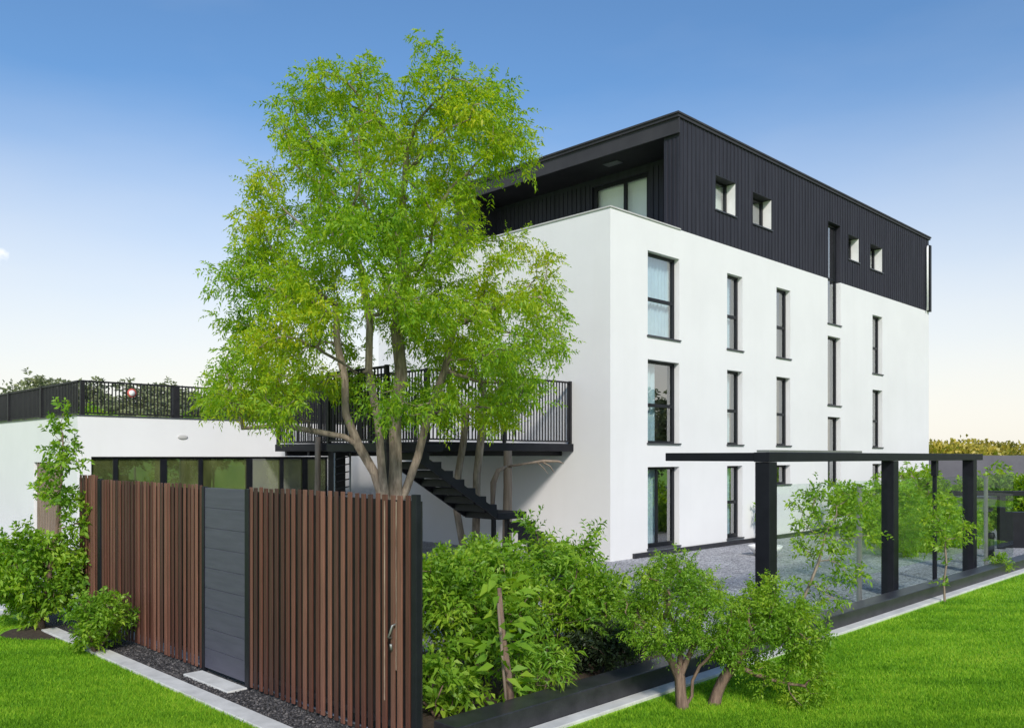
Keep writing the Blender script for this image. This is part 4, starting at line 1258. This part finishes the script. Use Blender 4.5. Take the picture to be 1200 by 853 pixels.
# far wood beyond the annex, left
N = 900
X = rng.uniform(-135, 12, N); Yw = rng.uniform(150, 178, N)
base = np.stack([X, Yw, 10.2 + 1.3*np.sin(X*0.11) + 0.9*np.sin(X*0.31+1) + rng.uniform(-8.5,3.4,N)], 1)
K = 60
off = nrm(rng.normal(size=(N,K,3)))*np.power(rng.uniform(0,1,(N,K,1)),0.4)*np.array([2.6,2.2,2.4])*rng.uniform(0.7,1.4,(N,1,1))
P = (base[:,None,:]+off).reshape(-1,3); P[:,2] = np.maximum(P[:,2], 0.3)
D = nrm(off.reshape(-1,3)+rng.normal(size=P.shape)*0.8)
V, F = leaves_geo(P, D, rng.uniform(0.7,1.2,len(P)), rng.uniform(0.45,0.8,len(P)))
tag(fast_mesh("distant_wood", V, F, M["leaf_far"]), "olive green distant wood along the horizon beyond the annex roof", "wood", kind='stuff')

# ------------------------------------------------------------------ pebbles and grass
def pebbles(n, a0, a1, b0, b1, z, r0, r1):
    bm = bmesh.new(); bmesh.ops.create_icosphere(bm, subdivisions=1, radius=1.0)
    bv = np.array([v.co[:] for v in bm.verts]); bf = np.array([[v.index for v in f.verts] for f in bm.faces]); bm.free()
    A = rng.uniform(a0,a1,n); B = b0 + (b1-b0)*np.power(rng.uniform(0,1,n),1.3)
    r = rng.uniform(r0,r1,n)
    C = np.stack([(A-B)/S2,(A+B)/S2,z+r*0.35],1)
    sc = rng.uniform(0.6,1.3,(n,1,3))*np.array([1,1,0.6])
    V = bv[None]*sc*r[:,None,None]
    V *= (1+rng.normal(size=(n,len(bv),1))*0.12)
    th = rng.uniform(0,6.28,n); c, s = np.cos(th)[:,None], np.sin(th)[:,None]
    V = np.stack([V[:,:,0]*c-V[:,:,1]*s, V[:,:,0]*s+V[:,:,1]*c, V[:,:,2]],2) + C[:,None,:]
    F = (bf[None]+(np.arange(n)*len(bv))[:,None,None]).reshape(-1,3)
    return V.reshape(-1,3), F
V, F = pebbles(9000, 4.30, 4.72, 5.5, 13.5, 0.008, 0.008, 0.018)
tag(fast_mesh("strip_gravel", V, F, M["pebble"]), "loose dark stones along the foot of the fence", "gravel", kind='stuff')

n = 900000
Y = 7.2 + (24-7.2)*np.power(rng.uniform(0,1,n), 1.9)
X = rng.uniform(-1,1,n)*(0.70*Y+0.6)
A, B = (X+Y)/S2, (Y-X)/S2
left = (A < 4.06) & (Y < 18)
right = (B < 5.39) & (A > -1)
ok = left | (right & (A >= 4.06)) 
# bare soil under the left shrubs
ok &= ~((((X+6.75)/0.85)**2 + ((Y-12.75)/0.6)**2) < 1)
edge = rng.uniform(0,1,n)
X, Y = X[ok], Y[ok]
nb_ = len(X)
th = rng.uniform(0, 2*np.pi, nb_)
sc = 0.7 + Y/16
h = rng.uniform(0.020,0.046,nb_)*(0.85+0.15*sc); w = rng.uniform(0.003,0.0055,nb_)*sc
lean = rng.uniform(0.1,0.9,nb_)*h
dx, dy = np.cos(th), np.sin(th)
ph = rng.uniform(0, 2*np.pi, nb_)
lx, ly = np.cos(ph)*lean, np.sin(ph)*lean
z0 = np.zeros(nb_)
V = np.stack([np.stack([X-dx*w,Y-dy*w,z0],1), np.stack([X+dx*w,Y+dy*w,z0],1), np.stack([X+lx,Y+ly,h],1)],1).reshape(-1,3)
F = np.arange(3*nb_).reshape(-1,3)
tag(fast_mesh("grass", V, F, M["blade"]), "short mown green grass", "grass", kind='stuff')
print("TREE", len(tree.children[1].data.polygons), "GRASS", nb_, "FACES", sum(len(o.data.polygons) for o in scene.objects if o.type == 'MESH'))
